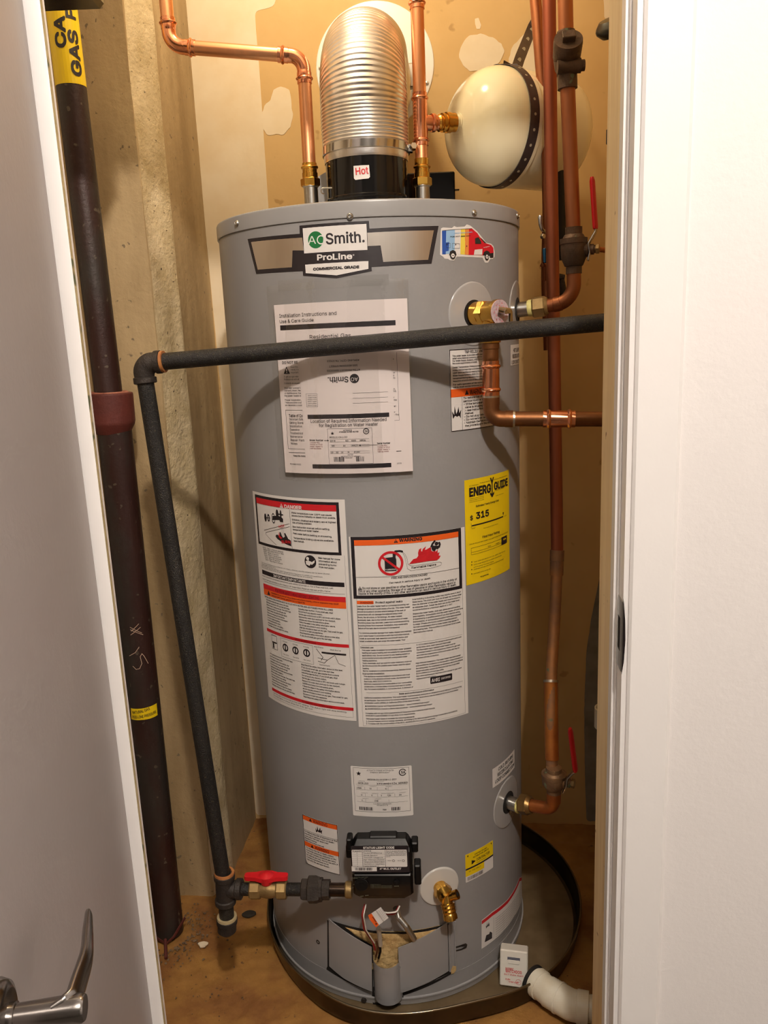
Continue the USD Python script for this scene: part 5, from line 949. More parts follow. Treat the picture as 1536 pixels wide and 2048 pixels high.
col(L, x2_ + 1.5, wl_[1] - 3, 35, 2.6, ['Check for gas leaks before lighting the', 'main burner. If flashes continue, turn', 'to OFF, wait ten minutes then follow', 'the lighting instructions and call for', 'service.'], 1.5)
for f, s in ((.2, 'RESET'), (.62, 'SERVICE')): L.text(INKL, (x2_ + 38 * f - 4, wl_[1] - 20.5), (x2_ + 38 * f + 2, wl_[1] - 20.5), s, 1.3, True, 2, px=False); q = shapely.Point(x2_ + 38 * f + 5.5, wl_[1] - 20).buffer(2.2); L.add(INKL, q.difference(q.buffer(-.7)), 2)
bars(L, *L.p(390, 615), L.p(650, 612)[0] - L.p(390, 615)[0], 5.2, 31); L.text(PAPER, (762, 602), (1096, 602), '4" W.C. OUTLET', 26, True, 1, heavy=.15)
L.build(ctrl, 'status_label', sbox(a[0] - 1, b[1], b[0], a[1] + .5).buffer(-2).buffer(2), INK, over=.0006)
L = on_plane(cc + EZ * czb - GD * .0014, GX, EZ, GD, (660, 1660, 7.68)); GR = M('print_grey_green', (120, 122, 104), .5)
L.text(GR, (316, 728), (586, 724), 'Piezo ignition flammable vapor', 12); L.text(GR, (345, 746), (560, 742), 'resistant appliance', 10)
for k in range(4): L.text(GR, (618, 838 + 16 * k), (955 - 170 * (k == 0), 838 + 16 * k), 'To light: turn knob to pilot and push igniter'[:44 - 20 * (k == 0)], 10)
for x, y, r in ((416, 800, 8), (368, 834, 6), (496, 895, 8)): L.disc(GR, x, y, r, 0)
L.disc(GR, 550, 812, 28, 0, 20); L.text(GR, (300, 890), (366, 890), 'PILOT', 14, True); L.text(GR, (462, 1022), (520, 1020), 'OFF', 14, True); L.text(GR, (540, 1010), (596, 1006), 'VERY HOT', 14, True); L.disc(GR, 1026, 800, 28, 0, 22); L.text(GR, (985, 864), (1060, 862), 'IGNITER', 12, True)
kn = gp_(*(660 + 480 / 7.68, 1660 + 850 / 7.68)); part(ctrl, 'control_knob', lathe(kn - GD * .002, GD, [(.012, -.002), (.0118, .0008), (.011, .0014), (.004, .0015), (.004, .0025), (0, .0026)], 36), BLACKG, 30)
ig = gp_(660 + 1026 / 7.68, 1660 + 800 / 7.68); part(ctrl, 'igniter_button', lathe(ig - GD * .002, GD, [(.0052, -.001), (.005, .004), (0, .0048)], 20), BLACKP, 30)
L.build(ctrl, 'dial_print', None, None, over=.0003)
inl = np.array([vin[0], vin[1], vin[2]]); part(ctrl, 'inlet_boss', sweep([run_at(692) - runx * .001, run_at(692) + runx * .010], [(0, .0125), (.002, .0138), (.010, .0138)], 20), BRASSY, 30)
# wires, pilot tube and tag under the control
def wire(parent, name, pts, r, mat, n=8): return part(parent, name, sweep(rounded(pts, .008, 6), r, n), mat, 60)
WRED, WWHT = M('wire_red', (150, 30, 32), .4), M('wire_white', (226, 220, 212), .4)
zy = lambda x, y, Y: at_y(c4[0] + x / c4[2], c4[1] + y / c4[2], Y)
def zyu(x, y, Y): return at_y(x, y, Y)
wire(ctrl, 'red_wire', [zyu(730, 1808, 1.19), zyu(724, 1830, 1.18), zyu(728, 1858, 1.19), zyu(746, 1884, 1.205), zyu(750, 1900, 1.215)], .0016, WRED); wire(ctrl, 'white_wire', [zyu(732, 1808, 1.185), zyu(727, 1832, 1.175), zyu(732, 1860, 1.185), zyu(749, 1886, 1.205)], .0012, WWHT)
wire(ctrl, 'white_wire', [zyu(799, 1812, 1.175), zyu(794, 1824, 1.165), zyu(776, 1826, 1.165), zyu(764, 1824, 1.17)], .0014, WWHT); wire(ctrl, 'red_wire', [zyu(798, 1812, 1.18), zyu(790, 1828, 1.17), zyu(770, 1828, 1.172)], .0018, WRED)
wire(ctrl, 'lead_sleeve', [zyu(757, 1856, 1.185), zyu(759, 1872, 1.195), zyu(761, 1890, 1.205)], .0040, M('grey_sleeve', (190, 182, 168), .5), 12); wire(ctrl, 'black_wire', [zyu(760, 1890, 1.205), zyu(761, 1902, 1.212), zyu(757, 1916, 1.215)], .002, BLACKP)
wire(ctrl, 'brown_wire', [zyu(752, 1880, 1.2), zyu(756, 1896, 1.21), zyu(752, 1912, 1.218)], .002, M('wire_brown', (92, 56, 32), .5))
pt = rounded([zyu(792, 1816, 1.185), zyu(797, 1834, 1.185), zyu(812, 1852, 1.19), zyu(828, 1878, 1.222)], .010, 10); ln = np.sum(np.linalg.norm(np.diff(pt, axis=0), axis=1))
part(ctrl, 'pilot_tube', sweep(pt, [(s, .0044 if i % 2 else .0054) for i, s in enumerate(np.arange(0, ln, .0013))], 14), STEEL, 40, label='corrugated steel tube')
tg = on_plane(zyu(754, 1833, 1.150), unit(np.array([.84, 0, -.52])) if False else unit(zyu(768, 1816, 1.150) - zyu(735, 1829, 1.150)), EZ, GD, c4)
tgp = cp((555, 118), (640, 62), (710, 160), (597, 245), (540, 170), (525, 135)); Lt = on_plane(zyu(754, 1833, 1.150), GX, EZ, GD)
Lt.add(ORANGE, Polygon([Lt.p(*q) for q in cp((555, 118), (622, 222), (597, 245), (540, 175), (525, 135))]), 0)
Lt.line(INK, cp((594, 92), (668, 196)), .45, 1); 
for k in range(5): Lt.line(INKL, cp((606 + k * 13, 96 - k * 8), (668 + k * 8, 180 - k * 10)), .3, 1)
ta_, tb2 = Lt.p(*cp((560, 150))[0]), Lt.p(*cp((592, 200))[0]); Lt.text(INK, ta_, tb2, 'WARNING', 2.4, True, 1, px=False); Lt.add(INK, Polygon([Lt.p(*q) for q in cp((590, 205), (610, 210), (596, 222))]), 1)
tagp = Lt.build(ctrl, 'wire_tag', Polygon([Lt.p(*q) for q in tgp]), PAPER, label='white tag with an orange edge')

# ================================================================ relief valve, its drain line, drain valve
A_ = radial(thT); B0 = tank_p(thT, zT, RT)
tpv = thing('relief_valve', B0, 'brass temperature and pressure relief valve with a round printed tag', 'valve')
part(tpv, 'valve_body', join(sweep([B0 - A_ * .004, B0 + A_ * .056], [(0, .0165), (.010, .0165), (.0105, .0185), (.024, .0185), (.0245, .0172), (.052, .0172), (.054, .0195), (.060, .0195)], 36), hexnut(B0 + A_ * .018, A_, .0205, .014, 6)), BRASS, 30)
TAGM = M('tag_silver_pink', (206, 186, 190), .4, rgb2=(172, 150, 156), scale=220)
part(tpv, 'printed_tag', lathe(B0 + A_ * .0562, A_, [(.0188, 0), (.0188, .0012), (.005, .0012), (0, .0012)], 36), TAGM, 30)
o = B0 + A_ * .058; X_, Y_ = np.array([-A_[1], A_[0], 0]), EZ; Lr = Print(None, lambda v, h: o + np.outer(v[:, 0] / 1000, X_) + np.outer(v[:, 1] / 1000, Y_) + np.outer(h, A_), strip=1e6)
for k in range(14): t = k / 14 * 2 * math.pi; r = 14.5 if k % 2 else 11; Lr.text(INKRED, (r * math.cos(t) + 1.6 * math.sin(t), r * math.sin(t) - 1.6 * math.cos(t)), (r * math.cos(t) - 1.6 * math.sin(t), r * math.sin(t) + 1.6 * math.cos(t)), 'PSI', 1.8, True, 0, px=False)
Lr.build(tpv, 'tag_print', None, None, over=.0001)
part(tpv, 'lever_stem', cyl(o, o + A_ * .012, .0035, 14), STEEL); part(tpv, 'test_lever', sweep(rounded([o + A_ * .006 - X_ * .010 + EZ * .004, o + A_ * .011 + EZ * .002, o + A_ * .011 + X_ * .010 + EZ * .001, o + A_ * .010 + X_ * .012 - EZ * .014], .004), .0042, 8, flat=.3), CHROME, 50)
oc = B0 + A_ * .036; od = at_y(968, 686, oc[1]); od = np.array([oc[0], oc[1], od[2]])
part(tpv, 'outlet', sweep([oc - EZ * .012, od], [(0, .0135), (.024, .0135), (.0245, .016), (-.0001, .016)], 8), BRASS, 25)
ec = at_y(974, 838, oc[1]); ec[:2] = oc[:2]; 
dl = thing('relief_drain_pipe', ec, 'copper relief drain pipe dropping from the relief valve and turning right', 'pipe')
hx = unit(at_v(1235, 838, uv(oc)[1] - .012) - ec); he_ = ec + hx * .42; ru = .0118
ptop = od + EZ * .004
part(dl, 'male_adapter', sweep([ptop, at_y(972, 726, oc[1]) * [0, 0, 1] + ec * [1, 1, 0]], [(0, .0135), (.013, .0135), (.0135, .0124), (-.0001, .0124)], 28), COPPERB, 30)
def coupling(parent, a, b, r, mat, hexed=True, name='press_coupling'):
    a, b = np.asarray(a, float), np.asarray(b, float); Lc = np.linalg.norm(b - a); r0 = r + .0013
    k = [(0, r0), (.0055, r0), (.0065, r0 + .0014), (.0085, r0 + .0024), (.0108, r0 + .0014), (.0118, r0)]; k2 = [(-q[0] if q[0] else -.0001, q[1]) for q in k][::-1]
    return part(parent, name, sweep([a, b], k + [(Lc * .5, r0 + .0002)] + k2, 30), mat, 45)
def on_drop(y): q = at_y(972, y, oc[1]); return np.array([ec[0], ec[1], q[2]])
part(dl, 'drop_pipe', cyl(on_drop(720), ec + EZ * .024, ru, 28), COPPERB)
coupling(dl, on_drop(722), on_drop(791), ru, COPPERF)
pe = rounded([ec + EZ * .034, ec, ec + hx * .034], .016, 14); part(dl, 'elbow', sweep(pe, [(0, ru + .0014), (.012, ru + .0014), (.013, ru + .0009), (-.013, ru + .0009), (-.012, ru + .0014), (-.0001, ru + .0014)], 30), COPPERB, 40)
SOLDER = M('solder', (206, 196, 178), .3, 1); part(dl, 'solder_ring', sweep([ec + EZ * .0335, ec + EZ * .0365], ru + .0016, 28), SOLDER); part(dl, 'solder_ring', sweep([ec + hx * .0335, ec + hx * .0368], ru + .0016, 28), SOLDER)
part(dl, 'horizontal_pipe', cyl(ec + hx * .03, he_, ru, 28), COPPERB)
def along(px):
    k = 0.1
    for _ in range(60):
        q = ec + hx * k - EYEP; k += (px - (768 + F_PX * (q @ CR) / (q @ CF))) / 1250
    return ec + hx * k
coupling(dl, along(1086), along(1150), ru, COPPERF)

A_ = radial(thD); B0 = tank_p(thD, zD, RT); dvv = thing('drain_valve', B0, 'small brass drain valve on a round white flange low on the tank', 'valve')
dn = unit(A_ * .5 - EZ * .86); bx0 = B0 + A_ * .034
part(dvv, 'valve_body', join(sweep([B0 - A_ * .002, B0 + A_ * .040], [(0, .0125), (.012, .0125), (.0125, .0145), (.034, .0145), (.042, .0100)], 24), hexnut(B0 + A_ * .010, A_, .0165, .012, 6, .3)), BRASS, 30)
part(dvv, 'hose_outlet', sweep([bx0 - dn * .004, bx0 + dn * .036], [(0, .0095), (.012, .0095), (.0125, .0125), (.0155, .0125), (.016, .0112), (.019, .0125), (.022, .0112), (.025, .0125), (.028, .0112), (.031, .0125), (.0375, .0125), (.0376, .0085), (.0399, .0085)], 24), BRASS, 35)
part(dvv, 'outlet_bore', sweep([bx0 + dn * .0356, bx0 + dn * .0362], .0082, 20), HOLE)
sn_ = unit(A_ * .4 + np.array([-A_[1], A_[0], 0]) * .7 + EZ * .45); part(dvv, 'stem', sweep([bx0, bx0 + sn_ * .022], [(0, .007), (.014, .007), (.0145, .0085), (.022, .0085)], 16), BRASS, 30); part(dvv, 'stem_slot', sweep([bx0 + sn_ * .0218, bx0 + sn_ * .0224], .0042, 8), HOLE)

# ================================================================ drain pan, its outlet, leak alarm
PC = np.array([.048, 1.490]); ths = np.linspace(0, 2 * math.pi, 181)
def pan_r(th):
    x = PC[0] + np.sin(th) * .325; v_ = lambda r: (PC[0] + r * np.sin(th)) * E2[0] + (PC[1] - r * np.cos(th)) * E2[1]
    r = np.full_like(th, .325); 
    for _ in range(6): r = np.where(v_(r) > 1.792, r - (v_(r) - 1.792) / np.maximum(np.abs(-np.cos(th)), .4), r)
    front = np.exp(-((th - .22) / .34) ** 2) + np.exp(-((th - 2 * math.pi - .22) / .34) ** 2); r = r - .018 * front
    lf = np.exp(-((th - 5.72) / .25) ** 2); return r + .006 * lf
r_ = pan_r(ths); ctr2 = lambda r, z: np.stack([PC[0] + r * np.sin(ths), PC[1] - r * np.cos(ths), np.full_like(ths, z)], -1)
wob = .0035 * np.sin(ths * 7) * np.exp(-((ths - 5.6) / .5) ** 2)
rim = ctr2(r_ + .002, .045); rim[:, 2] += wob
pan_rows = [ctr2(r_ * 0.0 + .001, .0035), ctr2(r_ * .5, .0035), ctr2(r_ - .012, .0035), ctr2(r_ - .006, .006), ctr2(r_ - .003, .016), ctr2(r_ - .0015, .040), ctr2(r_ - .0012, .0435) , rim, ctr2(r_ + .003, .0435), ctr2(r_ + .0008, .040), ctr2(r_ - .001, .014), ctr2(r_ - .004, .003), ctr2(r_ - .01, .0008), ctr2(r_ * 0 + .001, .0008)]
pan = thing('drain_pan', (PC[0], PC[1], 0), 'shallow round metal drain pan under the grey tank', 'drain pan')
part(pan, 'pan_floor', strip_surface([ctr2(r_ * 0 + .001, .0042), ctr2(r_ * .5, .0042), ctr2(r_ - .012, .0042)]), M('dusty_pan', (128, 110, 82), .5, .35, rgb2=(104, 88, 62), scale=12), 50)
part(pan, 'pan_shell', strip_surface(pan_rows), PANM, 50)
part(pan, 'rolled_rim', sweep(rim, .0022, 8, cap=False), M('rim_metal', (150, 140, 120), .25, 1), 60)
q_ = [at_z(x, y, .033) for x, y in ((1068, 1960), (1108, 1992), (1142, 2010), (1215, 2024))]
for a in q_: a[2] = .033
pd = unit(q_[1] - q_[0])
pv = thing('pvc_drain_pipe', q_[1] * [1, 1, 0], 'white plastic drain pipe leaving the pan at the lower right', 'pipe')
part(pv, 'pan_adapter', sweep([q_[0], q_[0] + pd * .042], [(0, .0235), (.006, .0235), (.0065, .0262), (.018, .0262), (.0185, .0245), (.042, .0245)], 36), PVC, 35)
pth_ = rounded([q_[0] + pd * .034, q_[2] - unit(q_[2] - q_[1]) * .004, q_[3]], .04, 14)
part(pv, 'elbow', sweep(rounded([q_[0] + pd * .034, q_[2], q_[2] + unit(q_[3] - q_[2]) * .030], .03, 14), [(0, .0262), (.020, .0262), (.0205, .0274), (.024, .0274), (.0245, .0262), (-.02, .0258), (-.0195, .0272), (-.0001, .0272)], 36), PVC, 40)
part(pv, 'pipe', cyl(q_[2] + unit(q_[3] - q_[2]) * .024, q_[3] + unit(q_[3] - q_[2]) * .12, .0225, 36), PVC)
BLKR = M('black_rubber', (20, 17, 15), .7); part(pv, 'black_seal', sweep([q_[0] - pd * .006, q_[0] + pd * .002], [(0, .020), (.002, .0265), (.006, .0265), (.008, .024)], 30), BLKR, 30)

a0, a1, a2 = at_z(1004, 1975, .006), at_z(1050, 1981, .006), None
ax_ = unit((a1 - a0) * [1, 1, 0]); af = np.array([ax_[1], -ax_[0], 0]); up_ = unit(EZ * .955 - af * .30)
alm = thing('leak_alarm', a0, 'small white box-shaped water leak alarm leaning in the drain pan', 'alarm')
hw_ = .0255; hh_ = .0325; ac = (a0 + a1) / 2 + up_ * (hh_ + .003) - af * .0; fn = unit(np.cross(ax_, up_)); fn = fn if fn @ af > 0 else -fn
part(alm, 'housing', hull(np.vstack([obox(ac - fn * .015, ax_, up_, hw_, hh_, .015, .002)[0], (ac - up_ * (hh_ + .002) - fn * .015)[None]])), WHITEP, 25)
hp = ac + up_ * (hh_ * .56); part(alm, 'slot', obox(hp + fn * .0002, ax_, up_, .0115, .0025, .0006), M('slot_grey', (96, 98, 110), .5), False); part(alm, 'flap', obox(hp - up_ * .0055 + fn * .0006, ax_, up_, .0105, .0035, .0008, .0004), WHITEP, False)
Lq = on_plane(ac + fn * .0002, ax_, up_, fn); REDT = INKRED
for t, s, w, h, bo in ((-2, 'BASEMENT', 15, 3.6, True), (-7, 'WATCHDOG', 30, 5, True), (-12, '24/7 Water Alarm', 36, 3.2, False), (-20.5, 'PUSH', 9, 2.6, True), (-24.5, 'TO TEST ALARM', 18, 2.4, True)): Lq.text(REDT, (-15 if w < 16 else -w / 2, t), ((-15 if w < 16 else -w / 2) + w, t), s, h, bo, 0, px=False)
q = shapely.Point(9, -22).buffer(5); Lq.add(REDT, q.difference(q.buffer(-.5)), 0); Lq.text(REDT, (6, -23), (12, -23), 'TEST', 2, False, 0, px=False)
Lq.build(alm, 'front_print', None, None, over=.0002)

# bits of broken concrete and a plaster chip round the riser's foot
rb = np.random.default_rng(11); ms = []
for k in range(340):
    t = rb.uniform(0, 2 * math.pi); rr = .045 + abs(rb.normal(0, .035)); x, y = rt3[0] + rr * math.cos(t), rt3[1] + rr * math.sin(t) * .9 - .01
    sz = rb.uniform(.0010, .0034) * (1.8 if rb.random() < .08 else 1)
    if (x * E2[0] + y * E2[1]) > 1.495: continue
    p = rb.normal(size=(9, 3)); p /= np.linalg.norm(p, axis=1, keepdims=True); ms.append(hull(p * sz * [1, 1, .6] + [x, y, sz * .3 - .001]))
for k in range(60):
    x, y = rt3[0] + rb.uniform(-.02, .22), rt3[1] + rb.uniform(-.36, -.02); sz = rb.uniform(.001, .0026); p = rb.normal(size=(8, 3)); p /= np.linalg.norm(p, axis=1, keepdims=True); ms.append(hull(p * sz + [x, y, sz * .3 - .001]))
single('concrete_crumbs', join(*ms), DEBRIS, 'brown concrete crumbs scattered round the foot of the gas riser', 'debris', kind='stuff', smooth=False)
cpx_ = at_z(406, 1891, 0); p = np.array([[math.cos(t) * (1.0 + .25 * math.sin(3 * t)), math.sin(t) * .75] for t in np.linspace(0, 6.28, 14)[:-1]]) * .0095
single('plaster_chip', prism(Polygon(p), cpx_ + EZ * .001, np.array([1., 0, 0]), np.array([0, 1., 0]), EZ, .003), MUD, 'pale plaster chip on the floor near the riser foot', 'chip')
b2 = at_z(498, 1828, 0); p = np.array([[math.cos(t) * (1.0 + .2 * math.sin(2 * t + 1)), math.sin(t) * .8] for t in np.linspace(0, 6.28, 16)[:-1]]) * .013
single('tar_spot', prism(Polygon(p), b2 - EZ * .001, np.array([1., 0, 0]), np.array([0, 1., 0]), EZ, .0025), M('tar', (44, 38, 30), .8), 'black tar spot on the floor left of the pan', 'stain')
# ================================================================ copper lines over the tank
def press_elbow(parent, a, c, b, r, rad, mat, s=.018, name='elbow'):
    """Elbow at c from towards a to towards b, with a pressed bead at each mouth."""
    da_, db = unit(np.asarray(a) - c), unit(np.asarray(b) - c); e = rad + s; pth = rounded([c + da_ * e, c, c + db * e], rad, 16); r0 = r + .0013
    k = [(0, r0), (.005, r0), (.006, r0 + .0014), (.0078, r0 + .0024), (.0098, r0 + .0014), (.0108, r0), (.0168, r0), (.0176, r + .0006)]
    k2 = [(-q[0] if q[0] else -.0001, q[1]) for q in k][::-1]
    part(parent, name, sweep(pth, k + k2, 30), mat, 45); return c + da_ * e, c + db * e
RC = .0111
YL = 1.475
cA, cB, cBot = at_y(340, 92, YL), at_y(606, 113, YL), at_y(620, 335, YL)
cB = np.array([nipL[0], nipL[1], cB[2]]) ; cA[1] = YL
ctop = cA + unit(at_y(331, 0, YL) - cA) * .36; cTop0 = np.array([cA[0], cA[1], 2.10]); ctop = cTop0
hp_ = thing('copper_pipe', (nipL[0], nipL[1], ZTOP), 'new copper pipe rising from the tank top and stepping left before the wall', 'pipe')
m0, m1 = press_elbow(hp_, ctop, cA, cB, RC, .024, COPPERF); n0, n1 = press_elbow(hp_, cA, cB, nipL, RC, .024, COPPERF)
part(hp_, 'upper_pipe', cyl(m0 - EZ * .01, ctop, RC, 28), COPPER); part(hp_, 'horizontal_pipe', cyl(m1 + unit(cA - cB) * .01, n0 - unit(cA - cB) * .01, RC, 28), COPPER)
def adapter(parent, base, top, r):
    L_ = np.linalg.norm(top - base); ax = unit(top - base)
    part(parent, 'brass_adapter', join(hexnut(base - ax * .002, ax, .0168, .014, 6, .5), sweep([base + ax * .010, top], [(0, .0135), (.010, .0135), (.0105, .0125), (.016, .0125), (.017, .0142), (.019, .0152), (.021, .0142), (.022, .0126), (-.0001, .0126)], 28)), BRASS, 35)
at_ = at_y(619, 327, YL); at_ = np.array([nipL[0], nipL[1], at_[2]]); adapter(hp_, nipL, at_, RC)
part(hp_, 'drop_pipe', cyl(at_ - EZ * .01, n1 + EZ * .01, RC, 28), COPPER)
cp2 = thing('copper_pipe', (nipR[0], nipR[1], ZTOP), 'new copper pipe rising straight past the duct with a brass branch to the cream tank', 'pipe')
def vr(y): q = at_y(840, y, nipR[1]); return np.array([nipR[0], nipR[1], q[2]])
adapter(cp2, nipR, vr(318), RC)
part(cp2, 'pipe', cyl(vr(322), np.array([nipR[0], nipR[1], 2.1]), RC, 28), COPPER)
coupling(cp2, vr(18), vr(-40), RC, COPPERF); coupling(cp2, vr(292), vr(186), RC, COPPERF, name='tee_run')

# ---- expansion tank with its strap
AX = unit(np.array([-.876, -.487, .02])); RG = at_y(1000, 257, 1.545); RE = .098
et = thing('expansion_tank', RG - EZ * RE, 'round cream enamelled expansion tank hung on its side behind the pipes', 'expansion tank')
pr_ = [(0, .094)]
for t in np.linspace(.12, 1, 16): a = t * math.pi / 2; pr_.append((RE * math.sin(a) ** .92, .014 + .080 * math.cos(a)))
pr_ += [(RE, -.004), (RE + .0022, -.006), (RE + .0022, -.014), (RE, -.016), (RE - .001, -.115)]
for t in np.linspace(0, 1, 12)[1:]: a = t * math.pi / 2; pr_.append(((RE - .001) * math.cos(a), -.115 - .055 * math.sin(a)))
part(et, 'tank_shell', lathe(RG, AX, pr_, 96), CREAM, 40)
apex = RG + AX * .094
part(et, 'nipple', sweep([apex - AX * .006, apex + AX * .010], [(0, .0165), (.006, .0165), (.0065, .0135), (.016, .0135)], 28), CREAM, 35)
jt = vr(246); bd_ = unit(apex - jt); jl = np.linalg.norm(apex + AX * .006 - jt)
part(cp2, 'tee_branch', sweep([jt, jt + bd_ * min(.034, jl * .5)], [(0, RC), (.012, RC + .0012), (.0185, RC + .0012), (.020, RC + .0036), (.023, RC + .0042), (.026, RC + .0036), (.0275, RC + .0012), (.034, RC + .0012)], 28), COPPERF, 45)
bj = jt + bd_ * min(.034, jl * .5); part(cp2, 'brass_connector', sweep([bj, apex + AX * .004], [(0, .0125), (.003, .0145), (.005, .0128), (.008, .0128), (.0085, .0155), (.013, .0155), (.0135, .0142), (.016, .0142), (.0165, .0168), (.024, .0168), (.0245, .0155)], 20), BRASS, 35)
sp = thing('strap', RG + EZ * RE, 'dark perforated steel strap round the cream expansion tank, bolted to the wall', 'strap')
X_, Y_ = perp(AX); so_ = RG + AX * .003; rs = RE + .0012
def ring_pt(a, r): return so_ + r * (math.cos(a) * X_ + math.sin(a) * Y_)
angs = np.linspace(0, 2 * math.pi, 97); topA = math.atan2(EZ @ Y_, EZ @ X_)
w2 = .0095
rows = [[ring_pt(a, r) + AX * s for a in angs] for r, s in ((rs, -w2), (rs + .0014, -w2), (rs + .0014, w2), (rs, w2), (rs, -w2))]
part(sp, 'band', strip_surface(rows), STRAP, 40)
HL = M('strap_hole', (172, 162, 138), .5)
for k in range(26):
    a = topA + (k + .5) / 26 * 2 * math.pi; c_ = ring_pt(a, rs + .0013); n_ = unit(c_ - so_); t_ = np.cross(AX, n_)
    part(sp, 'hole', prism(shapely.Point(0, 0).buffer(.0024, 8), c_, AX, t_, n_, .0004), HL, False)
tp_ = ring_pt(topA, rs + .002); s1 = at_y(1030, 140, 1.548); s2 = at_v(1064, 55, 1.792); s2b = at_v(1085, 20, 1.796)
def ribbon(p, w, t, up): 
    p = np.asarray(p, float); rows = []
    for i in range(len(p)): rows.append(p[i])
    T_ = np.gradient(p, axis=0); T_ /= np.linalg.norm(T_, axis=1, keepdims=True); S_ = np.cross(T_, up); S_ /= np.linalg.norm(S_, axis=1, keepdims=True); N_ = np.cross(S_, T_)
    return strip_surface([p + S_ * a + N_ * b for a, b in ((-w, 0), (-w, t), (w, t), (w, 0), (-w, 0))]), S_, N_
ta1 = ring_pt(topA + .16, rs + .0014)
rb1, _, _ = ribbon(rounded([ring_pt(topA - .12, rs), s1 - EZ * .004, s1 + (s2 - s1) * .25, s1 + (s2 - s1) * .75, s2, s2b], .01, 8), .0098, .0014, np.array([.3, -1, .2])); part(sp, 'hanger', rb1, STRAP, 40)
dsp_ = unit(s2 - s1)
for k in range(4):
    c_ = s1 + (s2 - s1) * (.2 + .24 * k) + np.array([.3, -1, .2]) * .0012; n_ = unit(np.array([.3, -1, .2])); x_ = unit(dsp_ - n_ * (dsp_ @ n_)); part(sp, 'hole', prism(affinity.scale(shapely.Point(0, 0).buffer(.0042, 8), 1.2, .8), c_, x_, np.cross(n_, x_), n_, .0012), HL, False)
rb2, _, _ = ribbon(rounded([ring_pt(topA + .35, rs), ring_pt(topA + .12, rs + .002), s1 - EZ * .001 + AX * .004, s1 + EZ * .008 + AX * .004], .008, 8), .009, .0014, np.array([-.3, -1, .4])); part(sp, 'clasp', rb2, STRAP, 40)
bo_ = s1 + EZ * .002; part(sp, 'bolt', join(cyl(bo_ - np.array([1, .1, -.12]) * .024, bo_ + np.array([1, .1, -.12]) * .006, .0026, 12), hexnut(bo_ + np.array([1, .1, -.12]) * .004, np.array([1, .1, -.12]), .0055, .005)), STEEL, 30)

# ---- duct and wall plate
PLC = at_v(749, 132, 1.795); pu, pv_, pz = uv(PLC); pl = thing('vent_wall_plate', PLC - EZ * .122, 'round white metal plate where the silver duct enters the wall', 'plate')
part(pl, 'plate_disc', lathe(W(pu, 1.7995, pz), -E2, [(0, .0022), (.1190, .0022), (.1212, .0016), (.1222, .0), (.1222, -.0004), (0, -.0004)], 96), M('plate_white', (238, 236, 232), .3), 30)
for a in (-.35, 2.1, 3.1, 4.6): part(pl, 'screw', lathe(W(pu + .113 * math.cos(a), 1.7972, pz + .113 * math.sin(a)), -E2, [(.0042, 0), (.0036, .002), (0, .0026)], 14), STEEL, 40)
DR = .0735; zA = 1.500; bendr = .118; vD = uv(DXY)[1]; uD_ = uv(DXY)[0]
pzd = pz - .050; dpth = rounded([np.array([DXY[0], DXY[1], zA]), np.array([DXY[0], DXY[1], pzd]), W(pu, 1.796, pzd)], bendr, 60)
dl_ = np.sum(np.linalg.norm(np.diff(dpth, axis=0), axis=1)); ss = np.arange(0, dl_, .0011); ph = np.cumsum(.0011 / (.0052 + .0026 * meshkit.noise(np.c_[ss * 40, ss * 0, ss * 0]))) ; 
rad = DR + .0007 * np.sin(ph * 2 * math.pi) + .0003 * np.sin(ph * 4 * math.pi + .7) + .0018 * (meshkit.noise(np.c_[ss * 22, ss * 0 + 3, ss * 0]) - .5)
rad[ss < .014] = DR - .0004
duct = thing('vent_duct', np.array([DXY[0], DXY[1], zA - .012]), 'silver flexible corrugated aluminium vent duct bending back into the wall', 'duct')
part(duct, 'flexible_duct', sweep(dpth, list(zip(ss, rad)), 72, cap=False), ALU, 80)
part(duct, 'end_skirt', lathe(np.array([DXY[0], DXY[1], zA - .010]), EZ, [(DR - .0022, -.002), (DR - .001, .002), (DR - .0006, .014), (DR - .0025, .014)], 72), ALU, 60)
part(duct, 'clamp_band', lathe(np.array([DXY[0], DXY[1], zA]), EZ, [(DR + .0002, 0), (DR + .0018, .0005), (DR + .0018, .0125), (DR + .0002, .013)], 96), CHROME, 40)
sc = at_y(820, 323, DXY[1] - .012); scd = unit(np.array([.2, -1, .25])); part(duct, 'clamp_screw', join(obox(np.array([DXY[0] + DR + .002, DXY[1] - .012, zA + .0065]), (0, 1, 0), (0, 0, 1), .009, .0058, .005, .001), hexnut(np.array([DXY[0] + DR + .006, DXY[1] - .018, zA + .006]), scd, .0062, .010)), CHROME, 30)
cr0 = W(pu + DR + .004, 1.735, pzd + .008); part(duct, 'clamp_screw', obox(cr0, EZ, E2, .022, .010, .007, .002), STEEL, 30)
part(duct, 'clamp_band', sweep([W(pu, 1.725, pzd), W(pu, 1.738, pzd)], DR + .0016, 72, cap=False), STEEL, 40)

